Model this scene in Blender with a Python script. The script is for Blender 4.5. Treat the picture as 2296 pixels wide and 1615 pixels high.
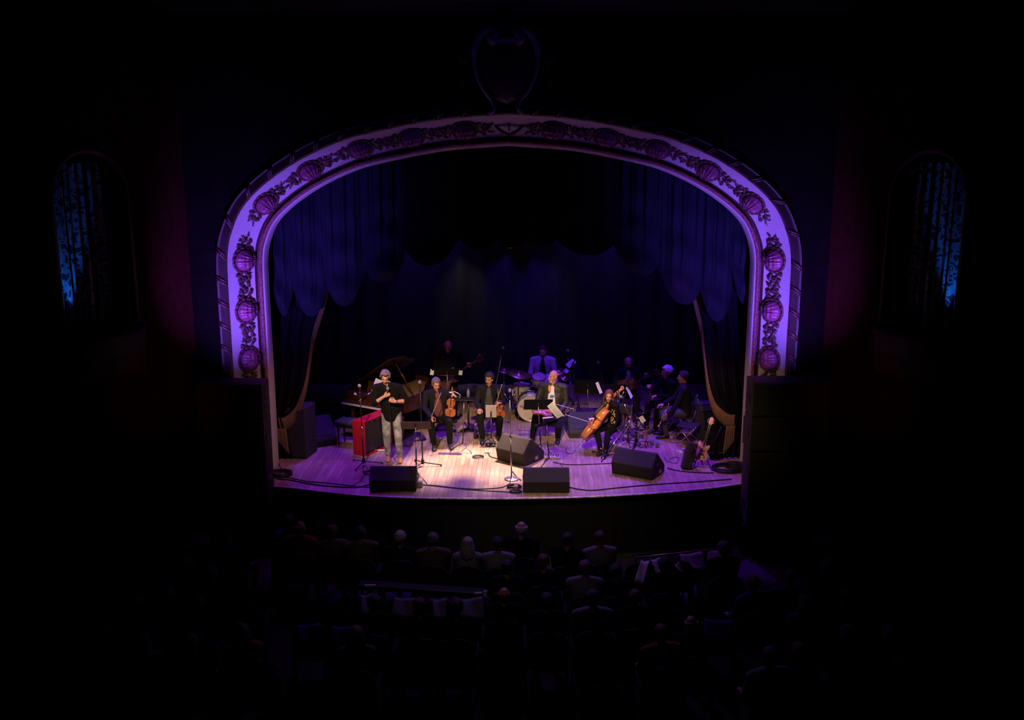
import bpy, math, random
from mathutils import Vector, Matrix, noise
R = math.radians
PI = math.pi
for o in list(bpy.data.objects):
    bpy.data.objects.remove(o)
SC = bpy.context.scene
COL = SC.collection

# ---------------------------------------------------------------- camera
FPX, CAMH, PITCH = 2200.0, 5.9, R(12.4)
cd = bpy.data.cameras.new('camera')
cam = bpy.data.objects.new('camera', cd)
COL.objects.link(cam)
cd.sensor_width = 36.0
cd.lens = FPX / 2296.0 * 36.0
cd.clip_end = 200
cam.location = (0, 0, CAMH)
cam.rotation_euler = (PI / 2 - PITCH, 0, 0)
SC.camera = cam
# ---------------------------------------------------------------- world / exposure
w = bpy.data.worlds.new('world')
SC.world = w
w.use_nodes = True
w.node_tree.nodes['Background'].inputs[0].default_value = (0.10, 0.07, 0.22, 1)
w.node_tree.nodes['Background'].inputs[1].default_value = 0.001
SC.view_settings.view_transform = 'Standard'
SC.view_settings.look = 'None'
SC.view_settings.exposure = 0
SC.view_settings.gamma = 1
SC.view_settings.use_curve_mapping = False
SC.cycles.max_bounces = 5
SC.cycles.diffuse_bounces = 2
SC.cycles.glossy_bounces = 2
SC.cycles.sample_clamp_indirect = 2.0
SC.cycles.caustics_reflective = False
SC.cycles.caustics_refractive = False


def spot(name, loc, aim, col, power, size, blend=0.4, rad=0.08):
    l = bpy.data.lights.new(name, 'SPOT')
    l.color = col
    l.energy = power
    l.spot_size = R(size)
    l.spot_blend = blend
    l.shadow_soft_size = rad
    o = bpy.data.objects.new(name, l)
    COL.objects.link(o)
    o.location = loc
    o.rotation_euler = (Vector(aim) - Vector(loc)).to_track_quat('-Z', 'Y').to_euler()
    return o


PUR = (0.14, 0.022, 1.0)
MAG = (0.45, 0.03, 0.8)
VIO = (0.10, 0.04, 1.0)
WARM = (1.0, 0.66, 0.40)
BLU = (0.03, 0.06, 1.0)
# warm pool from overhead, and steep front light from the hall ceiling
spot('warm_pool_spot', (0.3, 19.5, 5.6), (-0.72, 17.55, 0), WARM, 6500, 29, 0.85, 0.12)
spot('warm_pool_right', (1.6, 19.5, 5.6), (0.75, 17.1, 0), (1.0, 0.5, 0.36), 520, 34, 1.0, 0.10)
spot('warm_front_left', (-2.9, 9.5, 8.2), (-2.0, 18.5, 1.0), WARM, 6000, 16, 0.9, 0.12)
spot('warm_front_centre', (1.0, 9.5, 8.2), (-0.1, 18.8, 0.9), WARM, 4300, 14, 0.9, 0.12)
spot('warm_front_right', (0.2, 9.5, 8.2), (1.6, 18.9, 1.0), WARM, 5600, 12, 0.9, 0.12)
spot('warm_front_wing', (2.2, 9.5, 8.2), (3.4, 18.6, 0.8), (1.0, 0.55, 0.25), 1700, 10, 1.0, 0.12)
spot('amber_jamb_left', (3.6, 9.5, 8.2), (-4.3, 17.7, 0.7), (1.0, 0.6, 0.25), 1100, 13, 1.0, 0.12)
spot('amber_jamb_right', (-3.6, 9.5, 8.2), (4.3, 17.7, 0.5), (1.0, 0.6, 0.25), 1700, 15, 1.0, 0.12)
spot('warm_lip_light', (0.3, 11.5, 8.4), (0.4, 17.0, 0.3), (1.0, 0.72, 0.45), 1500, 34, 1.0, 0.12)  # extra lamp added to warm the wedge monitors along the lip
# violet wash over the stage
spot('violet_wash_left', (-3.1, 19.8, 5.6), (-2.9, 17.7, 0), PUR, 1250, 60, 0.9, 0.10)
spot('violet_wash_centre', (0.2, 20.4, 5.6), (0.0, 18.1, 0), PUR, 1300, 62, 0.9, 0.10)
spot('violet_wash_right', (2.9, 20.0, 5.6), (2.5, 17.7, 0), PUR, 2300, 64, 0.9, 0.10)
spot('violet_back_light', (1.2, 22.6, 5.4), (0.9, 20.3, 0.6), PUR, 260, 60, 1.0, 0.10)
spot('violet_key_drums', (0.2, 18.9, 5.5), (0.9, 21.6, 1.0), PUR, 560, 30, 1.0, 0.10)  # keys added behind the valance to lift the dark rear players
spot('violet_key_wing', (2.2, 18.9, 5.5), (2.8, 20.6, 1.0), PUR, 420, 44, 1.0, 0.10)
spot('magenta_key_back', (-1.6, 18.9, 5.5), (-1.4, 20.7, 1.6), (0.4, 0.06, 0.8), 150, 24, 1.0, 0.10)
spot('magenta_wash_right', (3.4, 17.0, 5.2), (2.5, 17.0, 0), MAG, 330, 70, 0.9, 0.12)
spot('magenta_wash_left', (-3.4, 17.0, 5.2), (-3.2, 17.0, 0), MAG, 260, 60, 0.9, 0.12)
# proscenium uplights, one above each loudspeaker stack
for sx in (-1, 1):
    spot('arch_uplight', (sx * 4.35 - 0.05, 14.6, 2.1), (sx * 4.55 - 0.05, 17.3, 3.8), (0.20, 0.08, 1.0), 1250, 76, 1.0, 0.05)
    spot('arch_crown_light', (sx * 4.0 - 0.05, 14.6, 2.3), (sx * 2.3 - 0.05, 17.3, 5.6), (0.20, 0.035, 0.95), 60, 50, 1.0, 0.05)
# curtains and backdrop
spot('curtain_blue_left', (0.6, 14.4, 7.3), (-3.0, 18.2, 4.2), (0.02, 0.055, 1.0), 52, 36, 1.0, 0.1)
spot('curtain_blue_right', (-0.6, 14.4, 7.3), (3.2, 18.2, 3.9), (0.02, 0.055, 1.0), 46, 36, 1.0, 0.1)
spot('backdrop_beam_amber', (-1.25, 23.2, 4.1), (-1.12, 23.9, 1.9), (0.75, 0.72, 0.42), 34, 50, 1.0, 0.05)  # spots close on the cloth stand in for beams glowing in haze
spot('backdrop_beam_amber_right', (1.05, 23.2, 4.1), (1.1, 23.9, 1.6), (0.8, 0.65, 0.35), 10, 50, 1.0, 0.05)
spot('backdrop_beam_blue', (-0.2, 23.2, 4.1), (-0.2, 24.0, 1.8), VIO, 60, 50, 1.0, 0.05)
spot('backdrop_beam_blue_mid', (0.65, 23.2, 4.1), (0.7, 24.0, 1.8), VIO, 70, 50, 1.0, 0.05)
spot('backdrop_beam_blue_right', (2.6, 22.3, 5.7), (2.7, 23.9, 2.4), VIO, 120, 80, 1.0, 0.05)
spot('backdrop_beam_blue_left', (-2.5, 22.3, 5.7), (-2.5, 23.9, 2.6), VIO, 110, 70, 1.0, 0.05)
for sx in (-1, 1):
    spot('wall_red_wash', (sx * 4.2, 13.0, 0.6), (sx * 5.9, 16.3, 2.2), (1.0, 0.05, 0.06), 26, 42, 1.0, 0.1)  # dim lamps added to redden the lower walls
# ceiling, and lamps standing in for spill on the first rows
spot('ceiling_wash', (0, 9.0, 2.0), (0, 13.4, 8.6), (0.04, 0.07, 1.0), 26, 90, 1.0, 0.2)
spot('audience_spill', (0, 18.0, 5.6), (0, 12.5, -1), (0.35, 0.14, 0.9), 420, 62, 1.0, 0.3)
spot('front_row_fill', (-0.5, 7.5, 8.4), (-0.6, 14.4, -0.4), (1.0, 0.75, 0.95), 75, 32, 1.0, 0.3)  # added lamp in place of light bounced off the balcony


def ray(px, py):
    u, v = (px - 1148) / FPX, (807.5 - py) / FPX
    c, s = math.cos(PITCH), math.sin(PITCH)
    return Vector((u, c + s * v, -s + c * v))


def P(px, py, z=0.0):
    d = ray(px, py)
    t = (z - CAMH) / d.z
    return Vector((0, 0, CAMH)) + d * t


def PY(px, py, y):
    d = ray(px, py)
    return Vector((0, 0, CAMH)) + d * (y / d.y)


# ---------------------------------------------------------------- materials
MATS = {}


def mat(name, col, rough=0.6, metal=0.0, bump=0.0, scale=40.0, var=0.0, spec=0.5, emit=None, coat=0.0):
    if name in MATS:
        return MATS[name]
    m = bpy.data.materials.new(name)
    m.use_nodes = True
    nt = m.node_tree
    b = nt.nodes['Principled BSDF']
    b.inputs['Base Color'].default_value = (*col, 1)
    b.inputs['Roughness'].default_value = rough
    b.inputs['Metallic'].default_value = metal
    b.inputs['Specular IOR Level'].default_value = spec
    b.inputs['Coat Weight'].default_value = coat
    if emit:
        b.inputs['Emission Color'].default_value = (*emit[0], 1)
        b.inputs['Emission Strength'].default_value = emit[1]
    if bump or var:
        tc = nt.nodes.new('ShaderNodeTexCoord')
        n = nt.nodes.new('ShaderNodeTexNoise')
        n.inputs['Scale'].default_value = scale
        n.inputs['Detail'].default_value = 4
        nt.links.new(tc.outputs['Object'], n.inputs['Vector'])
        if bump:
            bp = nt.nodes.new('ShaderNodeBump')
            bp.inputs['Strength'].default_value = bump
            bp.inputs['Distance'].default_value = 0.02
            nt.links.new(n.outputs['Fac'], bp.inputs['Height'])
            nt.links.new(bp.outputs['Normal'], b.inputs['Normal'])
        if var:
            cr = nt.nodes.new('ShaderNodeValToRGB')
            cr.color_ramp.elements[0].position = 0.3
            cr.color_ramp.elements[1].position = 0.7
            cr.color_ramp.elements[0].color = (*[c * (1 - var) for c in col], 1)
            cr.color_ramp.elements[1].color = (*[min(1, c * (1 + var)) for c in col], 1)
            nt.links.new(n.outputs['Fac'], cr.inputs['Fac'])
            nt.links.new(cr.outputs['Color'], b.inputs['Base Color'])
    MATS[name] = m
    return m


def wood_floor():
    m = bpy.data.materials.new('stage_planks')
    m.use_nodes = True
    nt = m.node_tree
    L = nt.links.new
    b = nt.nodes['Principled BSDF']
    tc = nt.nodes.new('ShaderNodeTexCoord')
    mp = nt.nodes.new('ShaderNodeMapping')
    mp.inputs['Rotation'].default_value = (0, 0, R(91.5))
    L(tc.outputs['Object'], mp.inputs['Vector'])
    br = nt.nodes.new('ShaderNodeTexBrick')
    br.inputs['Scale'].default_value = 1.0
    br.inputs['Brick Width'].default_value = 1.1
    br.inputs['Row Height'].default_value = 0.085
    br.inputs['Mortar Size'].default_value = 0.0028
    br.inputs['Mortar Smooth'].default_value = 0.2
    br.inputs['Bias'].default_value = 0.0
    br.offset = 0.37
    br.inputs['Color1'].default_value = (0.50, 0.37, 0.24, 1)
    br.inputs['Color2'].default_value = (0.36, 0.25, 0.155, 1)
    br.inputs['Mortar'].default_value = (0.17, 0.11, 0.07, 1)
    L(mp.outputs[0], br.inputs['Vector'])
    n = nt.nodes.new('ShaderNodeTexNoise')
    n.inputs['Scale'].default_value = 1.1
    n.inputs['Detail'].default_value = 7
    L(tc.outputs['Object'], n.inputs['Vector'])
    mp2 = nt.nodes.new('ShaderNodeMapping')
    mp2.inputs['Scale'].default_value = (38, 2.0, 1)
    L(tc.outputs['Object'], mp2.inputs['Vector'])
    g = nt.nodes.new('ShaderNodeTexNoise')
    g.inputs['Scale'].default_value = 1.0
    g.inputs['Detail'].default_value = 5
    L(mp2.outputs[0], g.inputs['Vector'])
    mr = nt.nodes.new('ShaderNodeMapRange')
    mr.inputs[1].default_value = 0.3
    mr.inputs[2].default_value = 0.75
    mr.inputs[3].default_value = 0.62
    mr.inputs[4].default_value = 1.2
    L(n.outputs['Fac'], mr.inputs[0])
    mr2 = nt.nodes.new('ShaderNodeMapRange')
    mr2.inputs[1].default_value = 0.3
    mr2.inputs[2].default_value = 0.7
    mr2.inputs[3].default_value = 0.75
    mr2.inputs[4].default_value = 1.15
    L(g.outputs['Fac'], mr2.inputs[0])
    mu = nt.nodes.new('ShaderNodeMath')
    mu.operation = 'MULTIPLY'
    L(mr.outputs[0], mu.inputs[0])
    L(mr2.outputs[0], mu.inputs[1])
    mx = nt.nodes.new('ShaderNodeVectorMath')
    mx.operation = 'SCALE'
    L(br.outputs['Color'], mx.inputs[0])
    L(mu.outputs[0], mx.inputs['Scale'])
    L(mx.outputs[0], b.inputs['Base Color'])
    b.inputs['Roughness'].default_value = 0.55
    b.inputs['Specular IOR Level'].default_value = 0.3
    return m


def damask():
    m = bpy.data.materials.new('damask_cloth')
    m.use_nodes = True
    nt = m.node_tree
    L = nt.links.new
    b = nt.nodes['Principled BSDF']
    tc = nt.nodes.new('ShaderNodeTexCoord')
    n = nt.nodes.new('ShaderNodeTexVoronoi')
    n.feature = 'DISTANCE_TO_EDGE'
    n.inputs['Scale'].default_value = 7
    wv = nt.nodes.new('ShaderNodeTexNoise')
    wv.inputs['Scale'].default_value = 5
    wv.inputs['Detail'].default_value = 1
    va = nt.nodes.new('ShaderNodeVectorMath')
    va.operation = 'MULTIPLY_ADD'
    va.inputs[1].default_value = (0.35, 0.35, 0.35)
    L(tc.outputs['Object'], wv.inputs['Vector'])
    L(wv.outputs['Color'], va.inputs[0])
    L(tc.outputs['Object'], va.inputs[2])
    L(va.outputs[0], n.inputs['Vector'])
    cr = nt.nodes.new('ShaderNodeValToRGB')
    cr.color_ramp.elements[0].position = 0.10
    cr.color_ramp.elements[1].position = 0.16
    cr.color_ramp.elements[0].color = (0.7, 0.7, 0.7, 1)
    cr.color_ramp.elements[1].color = (0.08, 0.08, 0.08, 1)
    L(n.outputs['Distance'], cr.inputs['Fac'])
    L(cr.outputs['Color'], b.inputs['Base Color'])
    b.inputs['Roughness'].default_value = 0.6
    return m


M = {
    'floor': wood_floor(), 'damask': damask(),
    'plaster': mat('arch_plaster', (0.55, 0.50, 0.46), 0.7, bump=0.15, scale=30, var=0.08),
    'gilt': mat('gilt_ornament', (0.09, 0.035, 0.03), 0.4, bump=0.5, scale=60, var=0.5, spec=0.6),
    'gilt2': mat('beaded_gilt', (0.30, 0.09, 0.09), 0.45, bump=1.0, scale=45, var=0.8),
    'shell': mat('shell_plaster', (0.26, 0.06, 0.12), 0.36, bump=0.15, scale=60, var=0.3, spec=0.7),
    'fluting': mat('fluted_frame', (0.06, 0.03, 0.03), 0.55, bump=0.3, scale=50, var=0.4),
    'wall': mat('maroon_wall', (0.035, 0.006, 0.005), 0.95, spec=0.05, bump=0.1, scale=8, var=0.25),
    'wallb': mat('dark_wall', (0.006, 0.004, 0.004), 0.95, spec=0.05, var=0.3, scale=3, bump=0.1),
    'ceil': mat('ceiling_plaster', (0.05, 0.05, 0.055), 0.9, var=0.35, scale=0.6, bump=0.05),
    'velvet': mat('black_velvet', (0.008, 0.008, 0.011), 0.85, bump=0.4, scale=90, spec=0.15),
    'velvetb': mat('midnight_velvet', (0.010, 0.013, 0.026), 0.8, bump=0.4, scale=70, spec=0.2),
    'drop': mat('backdrop_cloth', (0.035, 0.032, 0.045), 0.9, bump=0.2, scale=30, var=0.25),
    'fringe': mat('gold_fringe', (0.30, 0.19, 0.075), 0.8, bump=1.0, scale=120, var=0.4),
    'deskm': mat('desk_black', (0.008, 0.008, 0.008), 0.8, spec=0.1),
    'black': mat('black_carpet_cabinet', (0.045, 0.041, 0.034), 0.85, bump=0.6, scale=200, var=0.35, spec=0.3),
    'grille': mat('perforated_grille', (0.03, 0.03, 0.034), 0.7, bump=0.6, scale=300),
    'blackm': mat('black_metal', (0.012, 0.012, 0.013), 0.45),
    'chrome': mat('chrome', (0.75, 0.75, 0.77), 0.2, metal=1.0),
    'steel': mat('brushed_steel', (0.45, 0.43, 0.42), 0.35, metal=0.9),
    'brass': mat('brass', (0.80, 0.52, 0.20), 0.25, metal=1.0),
    'silver': mat('mic_mesh', (0.60, 0.58, 0.56), 0.35, metal=0.8, bump=0.6, scale=400),
    'paper': mat('sheet_paper', (0.78, 0.78, 0.76), 0.8),
    'ink': mat('printed_ink', (0.08, 0.08, 0.1), 0.8),
    'violin': mat('violin_varnish', (0.36, 0.11, 0.035), 0.25, bump=0.1, scale=12, var=0.25, coat=0.5),
    'cello': mat('cello_varnish', (0.62, 0.24, 0.06), 0.28, bump=0.08, scale=6, var=0.22, coat=0.4),
    'ebony': mat('ebony', (0.02, 0.017, 0.016), 0.35),
    'wood': mat('pale_bow_wood', (0.55, 0.30, 0.14), 0.4),
    'ash': mat('natural_ash', (0.85, 0.52, 0.20), 0.35, bump=0.1, scale=10, var=0.2, coat=0.4),
    'maho': mat('piano_mahogany', (0.055, 0.016, 0.009), 0.3, bump=0.05, scale=7, var=0.3, coat=0.5),
    'goldp': mat('piano_plate', (0.55, 0.35, 0.12), 0.35, metal=0.7),
    'sunb': mat('dark_guitar_finish', (0.10, 0.025, 0.015), 0.25, coat=0.5),
    'red': mat('red_enamel', (0.42, 0.008, 0.018), 0.4, var=0.15, scale=5, bump=0.05),
    'tuft': mat('tufted_leather', (0.05, 0.045, 0.055), 0.22, bump=0.2, scale=40, spec=0.9),
    'drumw': mat('drum_pearl', (0.62, 0.56, 0.46), 0.4, var=0.15, scale=20, bump=0.05),
    'head': mat('drum_skin', (0.66, 0.60, 0.50), 0.6, var=0.12, scale=9, bump=0.05),
    'cable': mat('rubber_cable', (0.012, 0.012, 0.013), 0.5),
    'skin': mat('skin_fair', (0.62, 0.33, 0.22), 0.5, var=0.08, scale=20, bump=0.05),
    'skin2': mat('skin_ruddy', (0.66, 0.30, 0.20), 0.45, var=0.10, scale=18, bump=0.05),
    'lip': mat('lip_tone', (0.40, 0.10, 0.08), 0.5),
    'eye': mat('eye_dark', (0.03, 0.018, 0.012), 0.2),
    'eyew': mat('eye_white', (0.38, 0.33, 0.30), 0.3),
    'denim': mat('faded_denim', (0.27, 0.29, 0.31), 0.85, bump=0.9, scale=9, var=0.75),
    'bcloth': mat('black_cloth', (0.008, 0.008, 0.008), 0.95, bump=0.5, scale=22, spec=0.12),
    'bcloth2': mat('charcoal_suit', (0.015, 0.014, 0.019), 0.9, bump=0.5, scale=18, spec=0.15),
    'leather': mat('dark_jacket', (0.028, 0.025, 0.020), 0.55, bump=0.8, scale=16, spec=0.4),
    'maroon': mat('maroon_shirt', (0.15, 0.05, 0.06), 0.8, bump=0.5, scale=25),
    'slate': mat('slate_shirt', (0.06, 0.06, 0.075), 0.8, bump=0.4, scale=25),
    'tee': mat('cream_tee', (0.75, 0.70, 0.60), 0.85, bump=0.4, scale=20),
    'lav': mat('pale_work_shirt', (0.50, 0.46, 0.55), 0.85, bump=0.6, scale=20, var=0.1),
    'orange': mat('print_orange', (0.80, 0.35, 0.04), 0.8),
    'printb': mat('print_blue', (0.10, 0.22, 0.45), 0.8),
    'sock': mat('striped_sock', (0.30, 0.30, 0.32), 0.9),
    'tan': mat('tan_leather_shoe', (0.50, 0.24, 0.07), 0.5),
    'shoe': mat('black_shoe', (0.02, 0.02, 0.022), 0.3),
    'hgrey': mat('hair_grey', (0.19, 0.16, 0.14), 0.6, bump=1.0, scale=70, var=0.6),
    'hdark': mat('hair_dark', (0.035, 0.024, 0.018), 0.5, bump=1.0, scale=70, var=0.5),
    'hwhite': mat('hair_white', (0.70, 0.66, 0.62), 0.6, bump=1.0, scale=80, var=0.3),
    'hbrown': mat('hair_brown', (0.14, 0.05, 0.025), 0.45, bump=1.0, scale=50, var=0.6),
    'hblond': mat('hair_blond', (0.55, 0.45, 0.36), 0.5, bump=1.0, scale=50, var=0.3),
    'seat': mat('dark_seat_cloth', (0.012, 0.010, 0.012), 0.9, bump=0.3, scale=60),
    'carpet': mat('house_carpet', (0.010, 0.008, 0.009), 0.95, bump=0.3, scale=60),
    'blued': mat('bottle_blue', (0.05, 0.10, 0.7), 0.4),
    'glass': mat('clear_plastic', (0.22, 0.24, 0.32), 0.08, spec=0.8),
    'trim': mat('worn_stage_nosing', (0.62, 0.52, 0.50), 0.45, var=0.5, scale=14, bump=0.3),
    'grey': mat('tablet_grey', (0.45, 0.42, 0.40), 0.5),
    'sand': mat('lace_gold', (0.60, 0.40, 0.16), 0.5),
    'dimp': mat('dim_violet_lit_paper', (0.20, 0.15, 0.26), 0.8),  # dim violet light put into the colour of white paper
    'white': mat('white_enamel', (0.75, 0.75, 0.72), 0.5),
    'redsh': mat('red_shirt', (0.35, 0.02, 0.03), 0.85, bump=0.4, scale=20),
    'rust': mat('rust_shirt', (0.30, 0.07, 0.03), 0.85, bump=0.4, scale=20),
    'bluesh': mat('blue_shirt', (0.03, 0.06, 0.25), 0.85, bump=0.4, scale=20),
    'greysh': mat('grey_shirt', (0.28, 0.26, 0.28), 0.85, bump=0.5, scale=20),
    'brownsh': mat('brown_shirt', (0.14, 0.08, 0.06), 0.85, bump=0.5, scale=20),
}


# ---------------------------------------------------------------- mesh builder
def frame(direction, up=(0, 0, 1)):
    z = Vector(direction).normalized()
    u = Vector(up)
    if abs(z.dot(u.normalized())) > 0.98:
        u = Vector((0, 1, 0)) if abs(z.y) < 0.9 else Vector((1, 0, 0))
    x = u.cross(z).normalized()
    y = z.cross(x)
    return x, y, z


class MB:
    def __init__(s):
        s.v, s.f = [], []
        s.T = None

    def _add(s, vs, fs):
        k = len(s.v)
        s.v += [(s.T @ Vector(p)) if s.T else Vector(p) for p in vs]
        s.f += [tuple(i + k for i in f) for f in fs]
        return s

    def box(s, c, d, rot=None):
        c = Vector(c)
        vs = []
        for x in (-.5, .5):
            for y in (-.5, .5):
                for z in (-.5, .5):
                    q = Vector((x * d[0], y * d[1], z * d[2]))
                    if rot:
                        q = rot @ q
                    vs.append(c + q)
        return s._add(vs, [(0, 1, 3, 2), (4, 6, 7, 5), (0, 4, 5, 1), (2, 3, 7, 6), (0, 2, 6, 4), (1, 5, 7, 3)])

    def rings(s, rs, cap=True):
        n = len(rs[0])
        vs = [p for r in rs for p in r]
        fs = []
        for i in range(len(rs) - 1):
            for j in range(n):
                a, b = i * n + j, i * n + (j + 1) % n
                fs.append((a, b, b + n, a + n))
        if cap:
            fs.append(tuple(reversed(range(n))))
            fs.append(tuple(range((len(rs) - 1) * n, len(rs) * n)))
        return s._add(vs, fs)

    def tube(s, pts, r, n=8, rnd=False, flat=1.0, up=(0, 0, 1)):
        pts = [Vector(p) for p in pts]
        m = len(pts)
        rr = list(r) if isinstance(r, (list, tuple)) else [r] * m
        if rnd:
            d0 = (pts[0] - pts[1]).normalized()
            d1 = (pts[-1] - pts[-2]).normalized()
            pts = [pts[0] + d0 * rr[0] * .9, pts[0] + d0 * rr[0] * .6] + pts + [pts[-1] + d1 * rr[-1] * .6, pts[-1] + d1 * rr[-1] * .9]
            rr = [rr[0] * .4, rr[0] * .8] + rr + [rr[-1] * .8, rr[-1] * .4]
            m += 4
        rs = []
        X = None
        for i in range(m):
            d = pts[min(i + 1, m - 1)] - pts[max(i - 1, 0)]
            if d.length < 1e-7:
                d = Vector((0, 0, 1))
            d.normalize()
            if X is None:
                X, Y, _ = frame(d, up)
            else:
                X = X - d * X.dot(d)
                if X.length < 1e-5:
                    X, Y, _ = frame(d, up)
                X.normalize()
            Y = d.cross(X)
            rs.append([pts[i] + X * (rr[i] * math.cos(2 * PI * k / n)) + Y * (rr[i] * flat * math.sin(2 * PI * k / n)) for k in range(n)])
        return s.rings(rs)

    def ell(s, c, r, rot=None, n=12, m=8):
        c = Vector(c)
        rs = []
        for i in range(m + 1):
            a = -PI / 2 + PI * (i + .02) / (m + .04)
            rs.append([])
            for k in range(n):
                q = Vector((r[0] * math.cos(a) * math.cos(2 * PI * k / n), r[1] * math.cos(a) * math.sin(2 * PI * k / n), r[2] * math.sin(a)))
                if rot:
                    q = rot @ q
                rs[-1].append(c + q)
        return s.rings(rs)

    def lathe(s, prof, c=(0, 0, 0), n=20, rot=None):
        c = Vector(c)
        rs = []
        for r, z in prof:
            ring = []
            for k in range(n):
                q = Vector((r * math.cos(2 * PI * k / n), r * math.sin(2 * PI * k / n), z))
                if rot:
                    q = rot @ q
                ring.append(c + q)
            rs.append(ring)
        return s.rings(rs)

    def prism(s, poly, a, b, fn):
        """poly of 2D points; fn(u, v, w) -> 3D; extruded w from a to b"""
        return s.rings([[fn(u, v, a) for u, v in poly], [fn(u, v, b) for u, v in poly]])

    def grid(s, fn, nu, nv):
        vs = [fn(i / nu, j / nv) for i in range(nu + 1) for j in range(nv + 1)]
        fs = []
        for i in range(nu):
            for j in range(nv):
                a = i * (nv + 1) + j
                fs.append((a, a + nv + 1, a + nv + 2, a + 1))
        return s._add(vs, fs)

    def build(s, name, m, parent=None, smooth=False, bevel=0, remesh=0, sm=2, solid=0, world=True):
        me = bpy.data.meshes.new(name)
        me.from_pydata([tuple(p) for p in s.v], [], s.f)
        me.update()
        o = bpy.data.objects.new(name, me)
        COL.objects.link(o)
        if remesh:
            md = o.modifiers.new('r', 'REMESH')
            md.mode = 'VOXEL'
            md.voxel_size = remesh
            if sm:
                ms = o.modifiers.new('s', 'SMOOTH')
                ms.factor = .5
                ms.iterations = sm
            dg = bpy.context.evaluated_depsgraph_get()
            ne = bpy.data.meshes.new_from_object(o.evaluated_get(dg))
            ne.name = name
            o.modifiers.clear()
            o.data = ne
            bpy.data.meshes.remove(me)
            me = ne
            smooth = True
        else:
            import bmesh
            bm = bmesh.new()
            bm.from_mesh(me)
            bmesh.ops.recalc_face_normals(bm, faces=bm.faces)
            bm.to_mesh(me)
            bm.free()
        me.materials.clear()
        me.materials.append(M[m] if isinstance(m, str) else m)
        if smooth:
            for p in me.polygons:
                p.use_smooth = True
        if bevel:
            b = o.modifiers.new('bevel', 'BEVEL')
            b.width = bevel
            b.segments = 2
            b.limit_method = 'ANGLE'
        if solid:
            sd = o.modifiers.new('solid', 'SOLIDIFY')
            sd.thickness = solid
        if parent:
            o.parent = parent
        return o


def tag(o, label=None, cat=None, group=None, kind=None):
    if label:
        o['label'] = label
    if cat:
        o['category'] = cat
    if group:
        o['group'] = group
    if kind:
        o['kind'] = kind
    return o


def thing(name, label, cat, loc=(0, 0, 0), rz=0.0, group=None, kind=None, mtx=None):
    o = bpy.data.objects.new(name, None)
    o.empty_display_size = .1
    COL.objects.link(o)
    if mtx is not None:
        o.matrix_world = mtx
    else:
        o.location = loc
        o.rotation_euler = (0, 0, rz)
    return tag(o, label, cat, group, kind)


def kids(o):
    return [c for c in bpy.data.objects if c.parent == o]


def dup(o, parent=None, label=None, mats=None):
    c = o.copy()
    COL.objects.link(c)
    if parent:
        c.parent = parent
    if label:
        c['label'] = label
    if mats and o.type == 'MESH':
        for key, mm in mats.items():
            if c.name.split('.')[0] == key:
                c.material_slots[0].link = 'OBJECT'
                c.material_slots[0].material = M[mm]
    for k in KIDS.get(o.name, None) or kids(o):
        dup(k, c, None, mats)
    return c


KIDS = {}


def axes(o, z, front):
    """matrix with local +Z along z and local -Y along front"""
    z = Vector(z).normalized()
    f = Vector(front)
    f = (f - z * f.dot(z)).normalized()
    y = -f
    x = y.cross(z)
    m = Matrix((x, y, z)).transposed().to_4x4()
    m.translation = Vector(o)
    return m


# ================================================================ THE SETTING
random.seed(4)
AX = -0.05          # centre line of the arch
AY = 17.72          # plane of the inner edge of the arch
BACKY = 24.0


def catmull(pts, n):
    out = []
    m = len(pts)
    for i in range(m - 1):
        p0, p1, p2, p3 = pts[max(i - 1, 0)], pts[i], pts[i + 1], pts[min(i + 2, m - 1)]
        for k in range(n):
            t = k / n
            out.append(tuple(.5 * (2 * b + (c - a) * t + (2 * a - 5 * b + 4 * c - d) * t * t + (3 * b - a - 3 * c + d) * t ** 3)
                             for a, b, c, d in zip(p0, p1, p2, p3)))
    out.append(tuple(pts[-1]))
    return out


HALF = [(4.375, -1.1), (4.375, 0), (4.375, 1.3), (4.375, 2.6), (4.375, 3.5), (4.36, 3.95), (4.29, 4.24), (4.13, 4.55),
        (3.80, 4.86), (3.32, 5.17), (2.75, 5.43), (2.22, 5.58), (1.12, 5.785), (0, 5.87)]
hp = catmull(HALF, 6)
PATH = [(-x, z) for x, z in hp] + [(x, z) for x, z in reversed(hp[:-1])]


def pnorm(i):
    a, b = PATH[max(i - 1, 0)], PATH[min(i + 1, len(PATH) - 1)]
    dx, dz = b[0] - a[0], b[1] - a[1]
    l = math.hypot(dx, dz)
    return (-dz / l, dx / l)


NRM = [pnorm(i) for i in range(len(PATH))]
ARC = [0]
for i in range(1, len(PATH)):
    ARC.append(ARC[-1] + math.hypot(PATH[i][0] - PATH[i - 1][0], PATH[i][1] - PATH[i - 1][1]))


def on_arch(i, o, y):
    return Vector((AX + PATH[i][0] + NRM[i][0] * o, AY + y, PATH[i][1] + NRM[i][1] * o))


def arch_at(s, o, y):
    """point, tangent, outward normal at arc length s"""
    i = max(k for k in range(len(ARC)) if ARC[k] <= s)
    i = min(i, len(PATH) - 2)
    t = (s - ARC[i]) / (ARC[i + 1] - ARC[i])
    p = on_arch(i, o, y).lerp(on_arch(i + 1, o, y), t)
    n = Vector((NRM[i][0], 0, NRM[i][1])).lerp(Vector((NRM[i + 1][0], 0, NRM[i + 1][1])), t).normalized()
    return p, Vector((n.z, 0, -n.x)), n


def sweep(name, prof, m, parent, smooth=True):
    b = MB()
    b.rings([[on_arch(i, o, y) for o, y in prof] for i in range(len(PATH))], cap=False)
    # rings() closes each ring; drop the closing strip so the profile stays open
    n = len(prof)
    b.f = [f for k, f in enumerate(b.f) if k % n != n - 1]
    return b.build(name, m, parent, smooth)


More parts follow.
